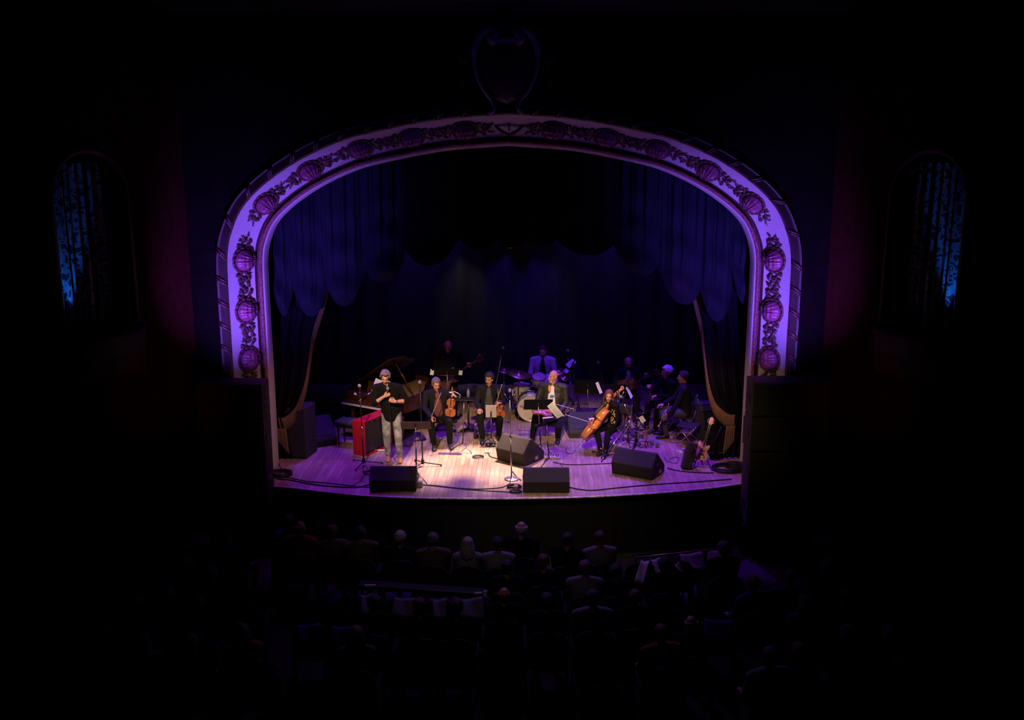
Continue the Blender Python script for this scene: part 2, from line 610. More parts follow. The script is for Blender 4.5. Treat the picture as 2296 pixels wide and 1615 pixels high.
arch = thing('proscenium_arch', 'wide basket-handle proscenium arch with scallop shells on a pale cove', 'arch', (0, 0, 0), kind='structure')
sweep('reveal', [(0.30, .06), (0, .06), (0, 0), (.006, -.12), (.02, -.20), (.045, -.22)], 'plaster', arch, False)
sweep('beaded_moulding', [(.045, -.22)] + [(.08 - .035 * math.cos(a), -.22 - .045 * math.sin(a)) for a in [k * PI / 6 for k in range(7)]], 'gilt2', arch)
sweep('dark_fillet', [(.115, -.22), (.115, -.17), (.15, -.18), (.165, -.24), (.175, -.25)], 'gilt', arch)
sweep('cove', [(.175, -.25), (.215, -.27), (.30, -.36), (.38, -.47), (.45, -.59), (.51, -.71), (.52, -.74)], 'plaster', arch)
fl = [(.52, -.74), (.535, -.77)]
for k in range(5):
    fl += [(.54 + k * .022, -.78 - k * .006), (.547 + k * .022, -.81 - k * .006), (.554 + k * .022, -.78 - k * .006)]
fl += [(.66, -.82), (.685, -.83), (.70, -.80)]
sweep('fluted_frame', fl, 'fluting', arch, False)

# shells, scroll leaves and ribbon bands
def mbshell():
    b = MB()
    nr, na = 16, 84
    rings = []
    hinge = Vector((0, -.19))
    for i in range(nr + 1):
        rr = .195 * i / nr
        ring = []
        for k in range(na):
            a = 2 * PI * k / na
            x, y = rr * math.cos(a), rr * math.sin(a) * .95
            d = Vector((x, y)) - hinge
            ang = math.atan2(d.x, max(d.y, 1e-4))
            h = .15 * math.sqrt(max(0, 1 - (rr / .2) ** 2))
            h += (.034 * abs(math.sin(ang * 13)) ** .6 * min(1, d.length / .14) + .009 * math.sin(d.length * 75) * (d.length > .1)) * min(1, 1.3 - rr / .2)
            ring.append(Vector((x, y, h)))
        rings.append(ring)
    b.rings(rings)
    return b


shell_b = mbshell()
ring_b = MB()
ring_b.tube([(.215 * math.cos(a), .21 * math.sin(a), .03 + .012 * math.sin(a * 14)) for a in [k * PI / 28 for k in range(57)]], .026, 6)
for k in range(5):
    ring_b.ell(((k - 2) * .03, -.215, .05), (.018, .02, .03), n=6, m=4)
leaf_b = MB()


def leaf(b, x, y, a, L, wd=.03):
    d = Vector((math.cos(a), math.sin(a), 0))
    q = Vector((-d.y, d.x, 0))
    o = Vector((x, y, .012))
    vs = [o]
    m = 7
    for k in range(1, m):
        t = k / m
        wv = wd * math.sin(PI * t) * (1 + .45 * math.sin(k * 2.9))
        c = o + d * (L * t) + q * (.25 * L * t * t)
        vs += [c + q * wv + Vector((0, 0, .008)), c + Vector((0, 0, .028)), c - q * wv + Vector((0, 0, .008))]
    vs.append(o + d * L + q * .25 * L)
    fs = [(0, 1, 2), (0, 2, 3)]
    for k in range(m - 2):
        a0 = 1 + 3 * k
        fs += [(a0, a0 + 3, a0 + 4, a0 + 1), (a0 + 1, a0 + 4, a0 + 5, a0 + 2)]
    e = 1 + 3 * (m - 2)
    fs += [(e, len(vs) - 1, e + 1), (e + 1, len(vs) - 1, e + 2)]
    b._add(vs, fs)


def scroll(sx):
    b = MB()
    pts = [(sx * (.0 + .10 * t), -.02 + .06 * math.sin(t * 3), .02) for t in [k / 8 for k in range(9)]]
    b.tube(pts, .012, 5)
    for (x, y, a, L) in ((.02, .0, 60, .12), (.05, .03, 95, .10), (.08, .03, 20, .09), (.03, -.03, -60, .10), (.07, -.02, -25, .10), (.10, .03, 60, .07), (.13, .02, 18, .13), (.14, -.05, -24, .11), (.16, -.01, 60, .07)):
        leaf(b, sx * x, y, R(a) if sx > 0 else PI - R(a), L, .022)
    # a rose of curled petals and a small curl
    for (cx, cy, r) in ((.12, -.02, .032), (.10, -.10, .026), (.05, .09, .02)):
        b.tube([(sx * (cx + r * (1 - k / 16) * math.cos(k * .7)), cy + r * (1 - k / 16) * math.sin(k * .7), .022) for k in range(13)], .011, 5)
        b.ell((sx * cx, cy, .02), (r * .5, r * .5, .022), n=8, m=4)
    return b


MID = ARC[(len(ARC) - 1) // 2]
shell_o = ring_o = None
scr = {}
for side in (-1, 1):
    for k in range(10):
        s = MID + side * (.74 + .885 * k)
        p, tg, nm = arch_at(s, .335, -.43)
        face = (Vector((0, -1, 0)) * .68 - nm * .73).normalized()
        z = face
        y = (nm - z * nm.dot(z)).normalized()
        x = y.cross(z)
        mt = Matrix((x, y, z)).transposed().to_4x4()
        mt.translation = p
        if shell_o is None:
            shell_o = shell_b.build('shell', 'shell', arch, True)
            ring_o = ring_b.build('wreath', 'gilt', shell_o, True)
            so, ro = shell_o, ring_o
        else:
            so = shell_o.copy(); COL.objects.link(so)
            ro = ring_o.copy(); COL.objects.link(ro)
            ro.parent = so
        so.matrix_basis = mt
        for e in (-1, 1):
            mt2 = mt.copy()
            mt2.translation = p + x * (e * .20)
            if e not in scr:
                scr[e] = scroll(e).build('leaf_scroll', 'gilt', arch, True)
                lo = scr[e]
            else:
                lo = scr[e].copy(); COL.objects.link(lo)
            lo.matrix_basis = mt2 @ Matrix.Scale(1.3, 4)
band_o = None
for side in (-1, 1):
    for k in range(24):
        s = MID + side * (.35 + .40 * k)
        if k > 20:
            continue
        a, tg, nm = arch_at(s, .525, -.77)
        c2, _, _ = arch_at(s + .12, .69, -.83)
        b = MB()
        b.tube([a, a.lerp(c2, .5) + Vector((0, -.03, 0)), c2], .022, 6)
        b.tube([a + tg * .05, a.lerp(c2, .5) + tg * .05 + Vector((0, -.03, 0)), c2 + tg * .05], .018, 6)
        b.build('ribbon_band', 'gilt', arch, True)
# keystone heart between the shells
b = MB()
p, tg, nm = arch_at(MID, .38, -.42)
for sx in (-1, 1):
    pts = [(sx * .02, 0, .15), (sx * .12, -.02, .20), (sx * .25, -.02, .12), (sx * .24, -.02, -.02), (sx * .13, -.02, -.13), (0, -.02, -.19)]
    b.tube([p + Vector(q) for q in catmull(pts, 5)], .028, 7)
    b.tube([p + Vector((sx * (.09 + .055 * (1 - k / 14) * math.cos(k * .6)), -.05, .10 + .055 * (1 - k / 14) * math.sin(k * .6))) for k in range(13)], .014, 5)
for k in range(7):
    b.ell(p + Vector((0, -.04, .17 - k * .045)), (.035 - .003 * k, .04, .028), n=8, m=5)
b.build('keystone_heart', 'gilt', arch, True)

# wall around the arch
b = MB()
inner, outer = [], []
XW, ZT = 5.55, 8.05
n = len(PATH)
for i in range(n):
    x, z = PATH[i]
    inner.append(on_arch(i, .70, -.72))
    if z < 3.9:
        outer.append(Vector((AX + math.copysign(XW, x), AY - .72, z)))
    else:
        f = (ARC[i] - MID) / (MID - [ARC[k] for k in range(n) if PATH[k][1] >= 3.9][0])
        if abs(f) > .62:
            outer.append(Vector((AX + math.copysign(XW, x), AY - .72, 3.9 + (ZT - 3.9) * (1 - abs(f)) / .38)))
        else:
            outer.append(Vector((AX + XW * f / .62, AY - .72, ZT)))
b._add(inner + outer, [(i, i + 1, n + i + 1, n + i) for i in range(n - 1)])
tag(b.build('wall_stage', 'wallb'), kind='structure')

# splayed side walls, with an arched organ-box niche in each
for sx, nm_ in ((-1, 'left'), (1, 'right')):
    a = Vector((AX + sx * XW, AY - .72, 0))
    e = Vector((sx * 9.6, 8.6, 0))
    d = (e - a).normalized()
    inn = Vector((-sx * abs(d.y), -abs(d.x), 0)).normalized()
    Lw = (e - a).length
    # local: u along wall from a, w out of the wall into the house
    def W(u, z, q, a=a, d=d, inn=inn):
        return a + d * u + inn * q + Vector((0, 0, z))
    b = MB()
    u0, u1, z0, zs = 1.30, 2.75, 3.0, 5.1
    b._add([W(0, -1.1, 0), W(u0, -1.1, 0), W(u0, ZT, 0), W(0, ZT, 0)], [(0, 1, 2, 3)])
    b._add([W(u1, -1.1, 0), W(Lw, -1.1, 0), W(Lw, ZT, 0), W(u1, ZT, 0)], [(0, 1, 2, 3)])
    b._add([W(u0, -1.1, 0), W(u1, -1.1, 0), W(u1, z0, 0), W(u0, z0, 0)], [(0, 1, 2, 3)])
    um, ur = (u0 + u1) / 2, (u1 - u0) / 2
    top, arcp = [], []
    for k in range(17):
        t = PI * k / 16
        arcp.append((um - ur * math.cos(t), zs + ur * math.sin(t)))
    b._add([W(u, z, 0) for u, z in arcp] + [W(u, ZT, 0) for u, z in arcp], [(i, i + 1, 18 + i, 17 + i) for i in range(16)])
    # recess
    b._add([W(u, z, q) for q in (0, -.5) for u, z in [(u0, z0)] + arcp + [(u1, z0)]],
           [(i, i + 1, 20 + i, 19 + i) for i in range(18)] + [(0, 18, 37, 19)] + [tuple(range(19, 38))])
    tag(b.build('wall_' + nm_, 'wall'), kind='structure')
    # moulding round the opening, balcony front and hangings
    t_ = thing('organ_box_balcony', 'bowed plaster box balcony under the blue-lit arched niche on the %s wall' % nm_, 'balcony', W(um, 2.2, 0))
    tinv = t_.matrix_basis.inverted()
    T0 = Matrix.Translation(-W(um, 2.2, 0))
    b = MB(); b.T = T0
    b.tube([W(u0, z0, .02)] + [W(u, z, .02) for u, z in arcp] + [W(u1, z0, .02)], .06, 6)
    b.build('arch_moulding', 'fluting', t_, True)
    b = MB(); b.T = T0
    prof = [(0.0, 2.2), (.16, 2.25), (.30, 2.45), (.34, 2.6), (.40, 2.66), (.38, 2.74), (.44, 2.80), (.42, 2.90), (.48, 2.94), (.48, 3.02), (.30, 3.02)]
    b.rings([[W(um - (ur + .08) * math.cos(PI * k / 20), z, q * math.sin(PI * k / 20) + .01) for q, z in prof] for k in range(21)], cap=False)
    b.build('balcony_front', 'fluting', t_, True)
    for (ua, ub, qq) in ((u0 + .05, u0 + .48, -.28), (u0 + .55, u0 + .92, -.30), (u0 + .98, u1 - .06, -.26)):
        b = MB()
        b.grid(lambda s, v, ua=ua, ub=ub, qq=qq: W(ua + (ub - ua) * s, z0 + .02 + 2.6 * v, qq + .05 * math.sin(s * 15) + .015 * math.sin(s * 40 + v * 3)), 40, 10)
        o = b.build('hanging', 'damask', None, True)
        tag(o, {0: 'damask hanging nearest the stage in the %s wall niche', 1: 'damask hanging in the middle of the %s wall niche', 2: 'damask hanging farthest from the stage in the %s wall niche'}[(ua > u0 + .5) + (ua > u0 + .9)] % nm_, 'hanging', 'hangings in the organ niches')
    spot('niche_lamp', W(um + .45, 3.15, -.06), W(um + .10, 5.0, -.42), (0.01, 0.16, 1.0), 26, 36, 1.0, 0.03)

b = MB()
b._add([(-10, 2, ZT + 1.6), (10, 2, ZT + 1.6), (10, 13.5, ZT + .55), (-10, 13.5, ZT + .55), (10, 16.0, ZT + .3), (-10, 16.0, ZT + .3), (10, 17.02, ZT - .02), (-10, 17.02, ZT - .02)],
       [(0, 1, 2, 3), (3, 2, 4, 5), (5, 4, 6, 7)])
tag(b.build('ceiling', 'ceil'), kind='structure')
b = MB()
b._add([(-11, 3, -1.1), (11, 3, -1.1), (11, 17.1, -1.1), (-11, 17.1, -1.1)], [(0, 1, 2, 3)])
tag(b.build('floor', 'carpet'), kind='structure')

# stage
fe = [(-4.45, P(617, 1088).y), *[tuple(P(x, y).xy) for x, y in ((650, 1093), (735, 1103), (830, 1112), (960, 1116), (1100, 1117.5), (1275, 1115), (1390, 1110), (1500, 1103), (1600, 1093), (1655, 1085))], (4.42, P(1672, 1083).y)]
fe = catmull(fe, 4)
poly = fe + [(4.42, 17.8), (7.2, 17.8), (7.2, 24.4), (-7.2, 24.4), (-7.2, 17.8), (-4.45, 17.8)]
b = MB()
b._add([(x, y, 0) for x, y in poly] + [(x, y, -.045) for x, y in poly],
       [tuple(range(len(poly)))] + [(i, (i + 1) % len(poly), len(poly) + (i + 1) % len(poly), len(poly) + i) for i in range(len(poly))])
tag(b.build('stage_floor', M['floor']), kind='structure')
b = MB()
b.tube([(x, y - .016, -.006) for x, y in fe], .020, 6)
tag(b.build('trim_1', 'trim', None, True), kind='structure')
b = MB()
b.grid(lambda s, v: Vector((fe[min(int(s * (len(fe) - 1)), len(fe) - 2)][0] * (1 - (s * (len(fe) - 1)) % 1) + fe[min(int(s * (len(fe) - 1)) + 1, len(fe) - 1)][0] * ((s * (len(fe) - 1)) % 1),
                            fe[min(int(s * (len(fe) - 1)), len(fe) - 2)][1] * (1 - (s * (len(fe) - 1)) % 1) + fe[min(int(s * (len(fe) - 1)) + 1, len(fe) - 1)][1] * ((s * (len(fe) - 1)) % 1) + .04 + .018 * math.sin(s * 320) * (1 - v) ,
                            -1.1 + v * 1.06)), 330, 6)
tag(b.build('wall_apron', 'velvet', None, True), kind='structure')

# backdrop, borders and legs
b = MB()
b.grid(lambda s, v: Vector((-7 + 14 * s, BACKY + .05 * math.sin(s * 150) + .03 * math.sin(s * 61 + v), v * 7.2)), 420, 2)
tag(b.build('backdrop_curtain', 'drop', None, True), 'dark blue backdrop curtain hanging in shallow folds behind the band', 'curtain')


def bezier_edge(pts):
    return catmull(pts, 8)


CY = 18.25
cur = thing('valance_curtain', 'dark swagged valance hanging in scalloped festoons under the arch', 'curtain', (0, CY, 6.3))
T0 = Matrix.Translation((0, -CY, -6.3))
# (x left px, z-cusp left px, x right px, cusp right py, lowest py)
SW = [(600, 560, 660, 640, 700, .10), (650, 610, 738, 640, 706, .06), (722, 600, 822, 598, 684, 0), (818, 600, 907, 585, 631, -.05), (900, 545, 1031, 532, 592, -.10), (1028, 532, 1118, 534, 558, .05),
      (1112, 530, 1182, 534, 552, .10), (1178, 530, 1250, 534, 549, .05), (1244, 534, 1382, 545, 568, -.08), (1378, 552, 1478, 590, 613, -.05), (1470, 590, 1575, 640, 677, 0),
      (1560, 610, 1640, 660, 716, .06), (1630, 560, 1700, 640, 680, .10)]
for i, (xa, ya, xb, yb, ylow, dy) in enumerate(SW):
    A, B = PY(xa, ya, CY + dy), PY(xb, yb, CY + dy)
    zl = PY((xa + xb) / 2, ylow, CY + dy).z
    side = i in (0, 1, 2, 3, 9, 10, 11, 12)

    def fn(s, v, A=A, B=B, zl=zl, dy=dy, i=i, side=side):
        x = A.x + (B.x - A.x) * s
        zc = A.z + (B.z - A.z) * s
        mid = (A.z + B.z) / 2
        bot = zc - (mid - zl) * (1 - abs(2 * s - 1) ** 2.2)
        top = 7.12
        z = top + (bot - top) * v
        sag = v ** 1.5
        z -= (0.30 if side else .12) * (1 - (2 * s - 1) ** 2) * math.sin(PI * v) * .5
        y = CY + dy - .26 * math.sin(PI * s) * sag
        y += (.07 * math.sin(s * 23 + i * 2 + 2.2 * math.sin(v * 2.2)) + .035 * math.sin(s * 61 + i)) * (1 - v) ** .7
        ph = v * (34 if side else 26) + 5.0 * (1 - (2 * s - 1) ** 2)
        y += (.085 if side else .04) * math.sin(ph) * max(0, v - .35) / .65 * math.sin(PI * s)
        return Vector((x, y, z))
    b = MB(); b.T = T0
    b.grid(fn, 40, 90)
    b.build('swag', 'velvetb' if side else 'velvet', cur, True)

for sx in (-1, 1):
    if sx < 0:
        edge = [(765, 400), (762, 500), (742, 600), (722, 680), (703, 740), (694, 800), (683, 862), (664, 912), (645, 932), (632, 938), (624, 936)]
        jx, lowy = 596, 1048
    else:
        edge = [(1525, 400), (1530, 500), (1546, 600), (1560, 670), (1572, 720), (1579, 780), (1588, 855), (1602, 900), (1622, 922), (1636, 930), (1646, 930)]
        jx, lowy = 1700, 1050
    yy = 18.0
    dep = lambda py: 18.62 - .60 * min(1, max(0, (py - 700) / 150))
    E = [PY(x, y, dep(y)) for x, y in edge]
    E = [Vector(p) for p in catmull([tuple(p) for p in E], 8)]
    jamb = AX + sx * 4.62
    t_ = thing('side_drape', 'tied back stage drape with gold fringe at the %s of the arch' % ('piano side' if sx < 0 else 'guitar side'), 'curtain', (jamb, yy, 0), group='fringed drapes inside the arch')
    T0 = Matrix.Translation((-jamb, -yy, 0))
    Lc = len(E) - 1

    def fd(s, v, E=E, jamb=jamb, sx=sx, yy=yy):
        p = E[min(int(v * Lc), Lc)]
        x = jamb + (p.x - jamb) * s
        z = p.z + (1 - s) * (0.25 * (1 - v))
        wdt = abs(p.x - jamb)
        y = p.y + .07 * math.sin(s * 26) * min(1, wdt / .8) + .05 * math.sin(s * 50 + 1) * .5
        return Vector((x, y, z))
    b = MB(); b.T = T0
    b.grid(fd, 60, Lc)
    # the tail below the tie
    zt = E[-1].z
    b.grid(lambda s, v, sx=sx, jamb=jamb, zt=zt, yy=yy: Vector((jamb - sx * (.05 + (.24 + .22 * v) * s), yy + .05 * math.sin(s * 26 + v), zt * (1 - v) + .02)), 36, 8)
    b.build('drape', 'velvet', t_, True)
    b = MB(); b.T = T0

    def ff(s, v, E=E, yy=yy):
        q = min(int(s * Lc), Lc - 1)
        p = E[q].lerp(E[q + 1], s * Lc - q)
        return Vector((p.x, p.y - .03 + .012 * math.sin(s * 420), p.z + .01 - .26 * v))
    b.grid(ff, 8 * Lc, 3)
    ex = E[-1]
    b.grid(lambda s, v, ex=ex, sx=sx, yy=yy: Vector((ex.x + sx * (.02 - .17 * s - .05 * v * s), yy - .05 + .02 * math.sin(s * 34), ex.z - .20 - (ex.z - .28 - .30 * (1 - s)) * v)), 24, 6)
    b.build('fringe', 'fringe', t_, True, solid=.01)

b = MB()
b._add([(-7.2, 17.85, 7.2), (7.2, 17.85, 7.2), (7.2, 24.4, 7.2), (-7.2, 24.4, 7.2)], [(0, 1, 2, 3)])
tag(b.build('ceiling_stage', 'velvet'), kind='structure')
# cartouche above the arch
cy = 16.86
ct = thing('wall_cartouche', 'scrolled plaster shield cartouche crowning the centre of the arch', 'ornament', PY(1135, 150, cy))
c0 = PY(1135, 150, cy)
pxm = 16.9 / 2200 / 1.03


def cpt(x, y, q=0):
    return Vector(((x - 1135) * pxm, -q, -(y - 150) * pxm))


outl = [(1072, 120), (1068, 95), (1080, 80), (1100, 74), (1112, 82), (1135, 92), (1158, 82), (1172, 74), (1190, 82), (1200, 100), (1203, 130), (1198, 165), (1182, 198), (1160, 220), (1135, 230),
        (1110, 220), (1088, 195), (1074, 160)]
b = MB()
b.rings([[cpt(x * k + 1135 * (1 - k), y * k + 150 * (1 - k), q) for x, y in outl] for k, q in ((1, .02), (.9, .06), (.6, .13), (.2, .16))])
b.build('shield', 'gilt', ct, True)
b = MB()
for sx in (-1, 1):
    m_ = lambda x, y, q: cpt(1135 + sx * (x - 1135), y, q)
    b.tube([m_(*p) for p in catmull([(1135, 96, .10), (1150, 92, .12), (1162, 98, .14), (1168, 90, .15), (1160, 82, .14), (1165, 74, .12), (1182, 76, .1), (1198, 96, .08), (1205, 130, .07), (1200, 165, .06), (1184, 200, .06), (1166, 222, .06), (1162, 240, .08), (1172, 250, .08)], 4)],
           [.05] * 8 + [.075] * 12 + [.06] * 12 + [.035] * 21, 7)
b.build('scroll_frame', 'plaster', ct, True)
b = MB()
for sx in (-1, 1):
    for k in range(7):
        a = R(20 + k * 28)
        p = cpt(1135 + sx * (92 + 10 * math.cos(a)), 128 + 16 * math.sin(a * 1.0) - 6, .06)
        b.ell(p, (.05, .04, .07), Matrix.Rotation(a * sx, 3, 'Y'), n=8, m=5)
    b.tube([cpt(1135 + sx * x, y, .06) for x, y in catmull([(84, 118), (96, 138), (90, 160), (98, 182), (92, 196)], 4)], .03, 6)
    b.build('side_scroll', 'gilt', ct, True)
    b = MB()
for k in range(7):
    b.ell(cpt(1135 + (k - 3) * 11, 62 + abs(k - 3) ** 2 * 2.2, .08), (.05, .05, .085), Matrix.Rotation(R((k - 3) * 16), 3, 'Y'), n=8, m=5)
b.build('leaf_crest', 'gilt', ct, True)


# ---------------------------------------------------------------- loudspeaker stacks either side
def stack(px0, px1, ytop, Y, zs, side):
    x0, x1 = PY(px0, ytop, Y).x, PY(px1, ytop, Y).x
    zt = PY(px0, ytop, Y).z
    z = zt
    names = ['topmost', 'second', 'third', 'fourth', 'lowest']
    hs = zs
    for i, h in enumerate(hs):
        zb = z - h
        wd = abs(x1 - x0)
        dp = .5
        t = thing('loudspeaker_cabinet', 'black loudspeaker cabinet, %s in the stack at the %s of the stage' % (names[i] if i < len(hs) - 1 else 'lowest', side), 'loudspeaker', ((x0 + x1) / 2, Y, zb), group='loudspeaker stacks')
        MB().box((0, dp / 2, h / 2), (wd, dp, h - .012)).build('cabinet', 'black', t, bevel=.012)
        MB().box((0, -.012, h / 2), (wd - .08, .02, h - .08)).build('speaker_grille', 'grille', t, bevel=.004)
        for s in (-1, 1):
            MB().box((s * (wd / 2 + .004), dp * .45, h / 2), (.012, .18, min(.12, h * .4))).build('side_handle', 'blackm', t)
        z = zb
    return z


zz = stack(436, 586, 862, 16.0, [.30, .31, .72, .78], 'left')
MB().box((-4.70, 16.25, (zz - 1.1) / 2), (1.1, .5, zz + 1.1)).build('speaker_plinth', 'wallb')
tag(bpy.data.objects['speaker_plinth'], 'black plinth under the left loudspeaker stack', 'plinth')
zz = stack(1690, 1862, 857, 16.0, [.62, .62, .62, .70], 'right')
bpy.data.objects['speaker_plinth']
o = MB().box((4.62, 16.25, (zz - 1.1) / 2), (1.24, .5, zz + 1.1)).build('speaker_plinth', 'wallb')
tag(o, 'black plinth under the right loudspeaker stack', 'plinth')
p = PY(1681, 1003, 16.5)
t = thing('fill_speaker', 'small black fill speaker fixed on the right jamb of the arch', 'loudspeaker', (p.x, 16.5, p.z))
b = MB()
b.prism([(-.07, 0), (.10, .03), (.10, .55), (-.07, .50)], -.0, .28, lambda u, v, w_: Vector((u, w_, v)))
b.build('cabinet', 'black', t, bevel=.01)
MB().box((-.0, -.008, .27), (.12, .014, .42)).build('speaker_grille', 'grille', t)
p = PY(594, 1030, 16.6)
t = thing('fill_speaker', 'small black fill speaker fixed on the left jamb of the arch', 'loudspeaker', (p.x, 16.6, p.z))
b = MB()
b.prism([(-.10, .03), (.05, 0), (.05, .50), (-.10, .55)], -.0, .28, lambda u, v, w_: Vector((u, w_, v)))
b.build('cabinet', 'black', t, bevel=.01)
MB().box((-.02, -.008, .27), (.12, .014, .42)).build('speaker_grille', 'grille', t)


# ================================================================ PROPS ON STAGE
def wedge(label, px, py, rz, wd=.80, sc=1.0, front=True):
    p = P(px, py)
    t = thing('monitor_wedge', label, 'stage monitor', (p.x, p.y, 0), R(rz), 'wedge monitors')
    prof = [(-.20, 0), (-.245, .21), (-.07, .405), (-.02, .41), (.30, .14), (.32, .10), (.30, 0)]
    prof = [(a * sc, c * sc) for a, c in prof]
    b = MB()
    b.prism(prof, -wd / 2, wd / 2, lambda u, v, w_: Vector((w_, u, v)))
    b.build('cabinet', 'black', t, bevel=.010)
    b = MB()
    n = Vector((0, .28, .34)).normalized()
    c = Vector((0, .13 * sc, .28 * sc)) + n * .006
    b.box(c, (wd - .08, .36 * sc, .012), Matrix.Rotation(math.atan2(-.28, .34), 3, 'X'))
    b.build('speaker_grille', 'grille', t, bevel=.004)
    for s in (-1, 1):
        b = MB()
        b.box((s * (wd / 2 + .003), -.02, .22 * sc), (.010, .14, .05))
        b.build('side_handle', 'blackm', t)
    b = MB()
    b.box((wd / 2 + .004, .12, .07 * sc), (.012, .10, .07))
    b.build('jack_plate', 'steel', t)
    return t


wedge('squat black wedge monitor at the stage lip in front of the singer in jeans', 884, 1108 - 14, 0, .81)
wedge('black wedge monitor at the stage lip right of the round-based mic stand', 1224, 1110 - 13, 0, .80)
wedge('scuffed black wedge monitor angled towards the cellist, behind the round-based mic stand', 1163, 1032, -38, .66, 1.2)
wedge('black wedge monitor right of the cello, near the pale guitar', 1428, 1062, -30, .80, 1.12)
t = wedge('blue-lit wedge monitor at the far left beside the side cabinet', 716, 990, 208, .50, 1.30)
MB().box((-.06, .07, .42), (.07, .006, .02)).build('label_strip', 'white', t)
wedge('blue-lit wedge monitor behind the man in the cream tee', 1304, 972, 186, .62, 1.1)

# side cabinets
p = P(662, 1030)
t = thing('side_fill_cabinet', 'tall dark loudspeaker box behind the left fringe', 'loudspeaker', (p.x, p.y, 0), R(-12))
MB().box((0, .3, .50), (.42, .55, 1.0)).build('cabinet', 'black', t, bevel=.012)
MB().box((0, .018, .5), (.36, .014, .92)).build('speaker_grille', 'grille', t)
p = P(1594, 1000)
t = thing('guitar_amplifier', 'dark guitar amplifier standing behind the pale guitar', 'amplifier', (p.x, p.y + .3, 0), R(12))
MB().box((0, .15, .40), (.46, .28, .78)).build('cabinet', 'black', t, bevel=.015)
MB().box((0, .0, .34), (.40, .014, .56)).build('speaker_grille', 'grille', t)
MB().box((0, .0, .70), (.40, .016, .10)).build('control_panel', 'steel', t)


def cyl_stand_tripod(t, z, legr, m='blackm', n=3, a0=90, low=.02):
    for k in range(n):
        a = R(a0 + 360 / n * k)
        MB().tube([(0, 0, z), (math.cos(a) * legr, math.sin(a) * legr, low)], .011, 6).build('leg', m, t, True)


def microphone(label, tip, direc, L=.17, ball=.026, small=False):
    """tip: centre of the head; direc: from tail to head"""
    d = Vector(direc).normalized()
    t = thing('microphone', label, 'microphone', mtx=axes(Vector(tip) - d * L, d, (0, -1, .01) if abs(d.y) < .9 else (0, 0, 1)), group='stage microphones')
    b = MB()
    b.lathe([(.001, 0), (.010, 0), (.013, L * .5), (.017, L * .85), (.017, L * .86)], n=12)
    b.build('body', 'blackm', t, True)
    b = MB()
    b.ell((0, 0, L), (ball, ball, ball * 1.1), n=14, m=10)
    b.build('mesh_head', 'silver', t, True)
    b = MB()
    b.lathe([(.018, L * .84), (.020, L * .85), (.020, L * .88), (.018, L * .89)], n=12)
    b.build('collar_ring', 'steel', t, True)
    return t


def mic_stand(label, base, h, kind='tripod', boom=None, lean=(0, 0), rz=0, boomlen=None, m='blackm', mic=True, miclabel=''):
    t = thing('mic_stand', label, 'microphone stand', (base.x, base.y, 0), R(rz), 'microphone stands')
    top = Vector((lean[0], lean[1], h))
    MB().tube([(0, 0, .05), top * .52], .014, 8).build('lower_tube', m, t, True)
    MB().tube([top * .50, top], .009, 8).build('upper_tube', 'steel' if kind == 'round' else m, t, True)
    MB().tube([top * .50, top * .545], .021, 8).build('clutch', 'chrome', t, True)
    if kind == 'round':
        MB().lathe([(.001, 0), (.135, 0), (.135, .012), (.12, .022), (.03, .034), (.02, .06), (.001, .06)], n=32).build('round_base', 'steel', t, True)
    else:
        MB().lathe([(.001, .05), (.03, .05), (.034, .11), (.02, .15), (.001, .15)], n=12).build('hub', 'blackm', t, True)
        for k in range(3):
            a = R(12 + 120 * k)
            MB().tube([(0, 0, .08), (math.cos(a) * .34, math.sin(a) * .34, .03)], .010, 6).build('leg', m, t, True)
            MB().ell((math.cos(a) * .345, math.sin(a) * .345, .02), (.018, .018, .018), n=8, m=5).build('rubber_foot', 'cable', t, True)
    R3 = Matrix.Rotation(R(rz), 3, 'Z')
    if boom:
        bt = Vector(boom)
        tail = top - (bt - top).normalized() * .22
        MB().tube([tail, bt], .008, 7).build('boom_arm', m, t, True)
        MB().tube([tail, tail + (bt - top).normalized() * .06], .018, 7).build('counterweight', m, t, True)
        MB().ell(top, (.024, .024, .024), n=8, m=6).build('boom_clamp', 'chrome', t, True)
        if mic:
            dd = (bt - top).normalized()
            microphone(miclabel, Vector((base.x, base.y, 0)) + R3 @ (bt + dd * .16), R3 @ dd)
    elif mic:
        MB().tube([top - Vector((0, 0, .03)), top + Vector((0, 0, .03))], .018, 8).build('mic_clip', 'cable', t, True)
        microphone(miclabel, Vector((base.x, base.y, 0)) + R3 @ top + Vector((0, -.03, .15)), (0, -.25, 1), ball=.032)
    return t


def top_h(px, py, y):
    return PY(px, py, y).z


b0 = P(816, 1044)
ts = mic_stand('black tripod mic stand left of the singer with a second mic clamped to it', b0, top_h(807, 882, b0.y), lean=(PY(807, 882, b0.y).x - b0.x, 0), miclabel='microphone on top of the tripod stand left of the singer')
zc = top_h(798, 883, b0.y)
microphone('small round microphone clamped low on the stand left of the singer', (PY(797, 883, b0.y).x, b0.y - .03, zc), (-.8, -.2, .6), L=.13, ball=.027)
MB().tube([(b0.x - b0.x - .06, 0, zc - .15), (-.01, 0, zc - .11)], .01, 6).build('side_clamp', 'steel', ts, True)
b0 = P(948, 1046)
mic_stand('black tripod mic stand between the singer and the violinist in maroon', b0, top_h(942, 874, b0.y), lean=(PY(942, 874, b0.y).x - b0.x, 0), miclabel='microphone on the tripod stand beside the violinist in maroon', rz=-12)
b0 = P(1147, 1075)
mic_stand('straight chrome mic stand on a round base at the front of the bare floor', b0, top_h(1143, 893, b0.y), 'round', lean=(PY(1143, 893, b0.y).x - b0.x, 0), m='steel', miclabel='microphone on the round-based stand at the stage front')

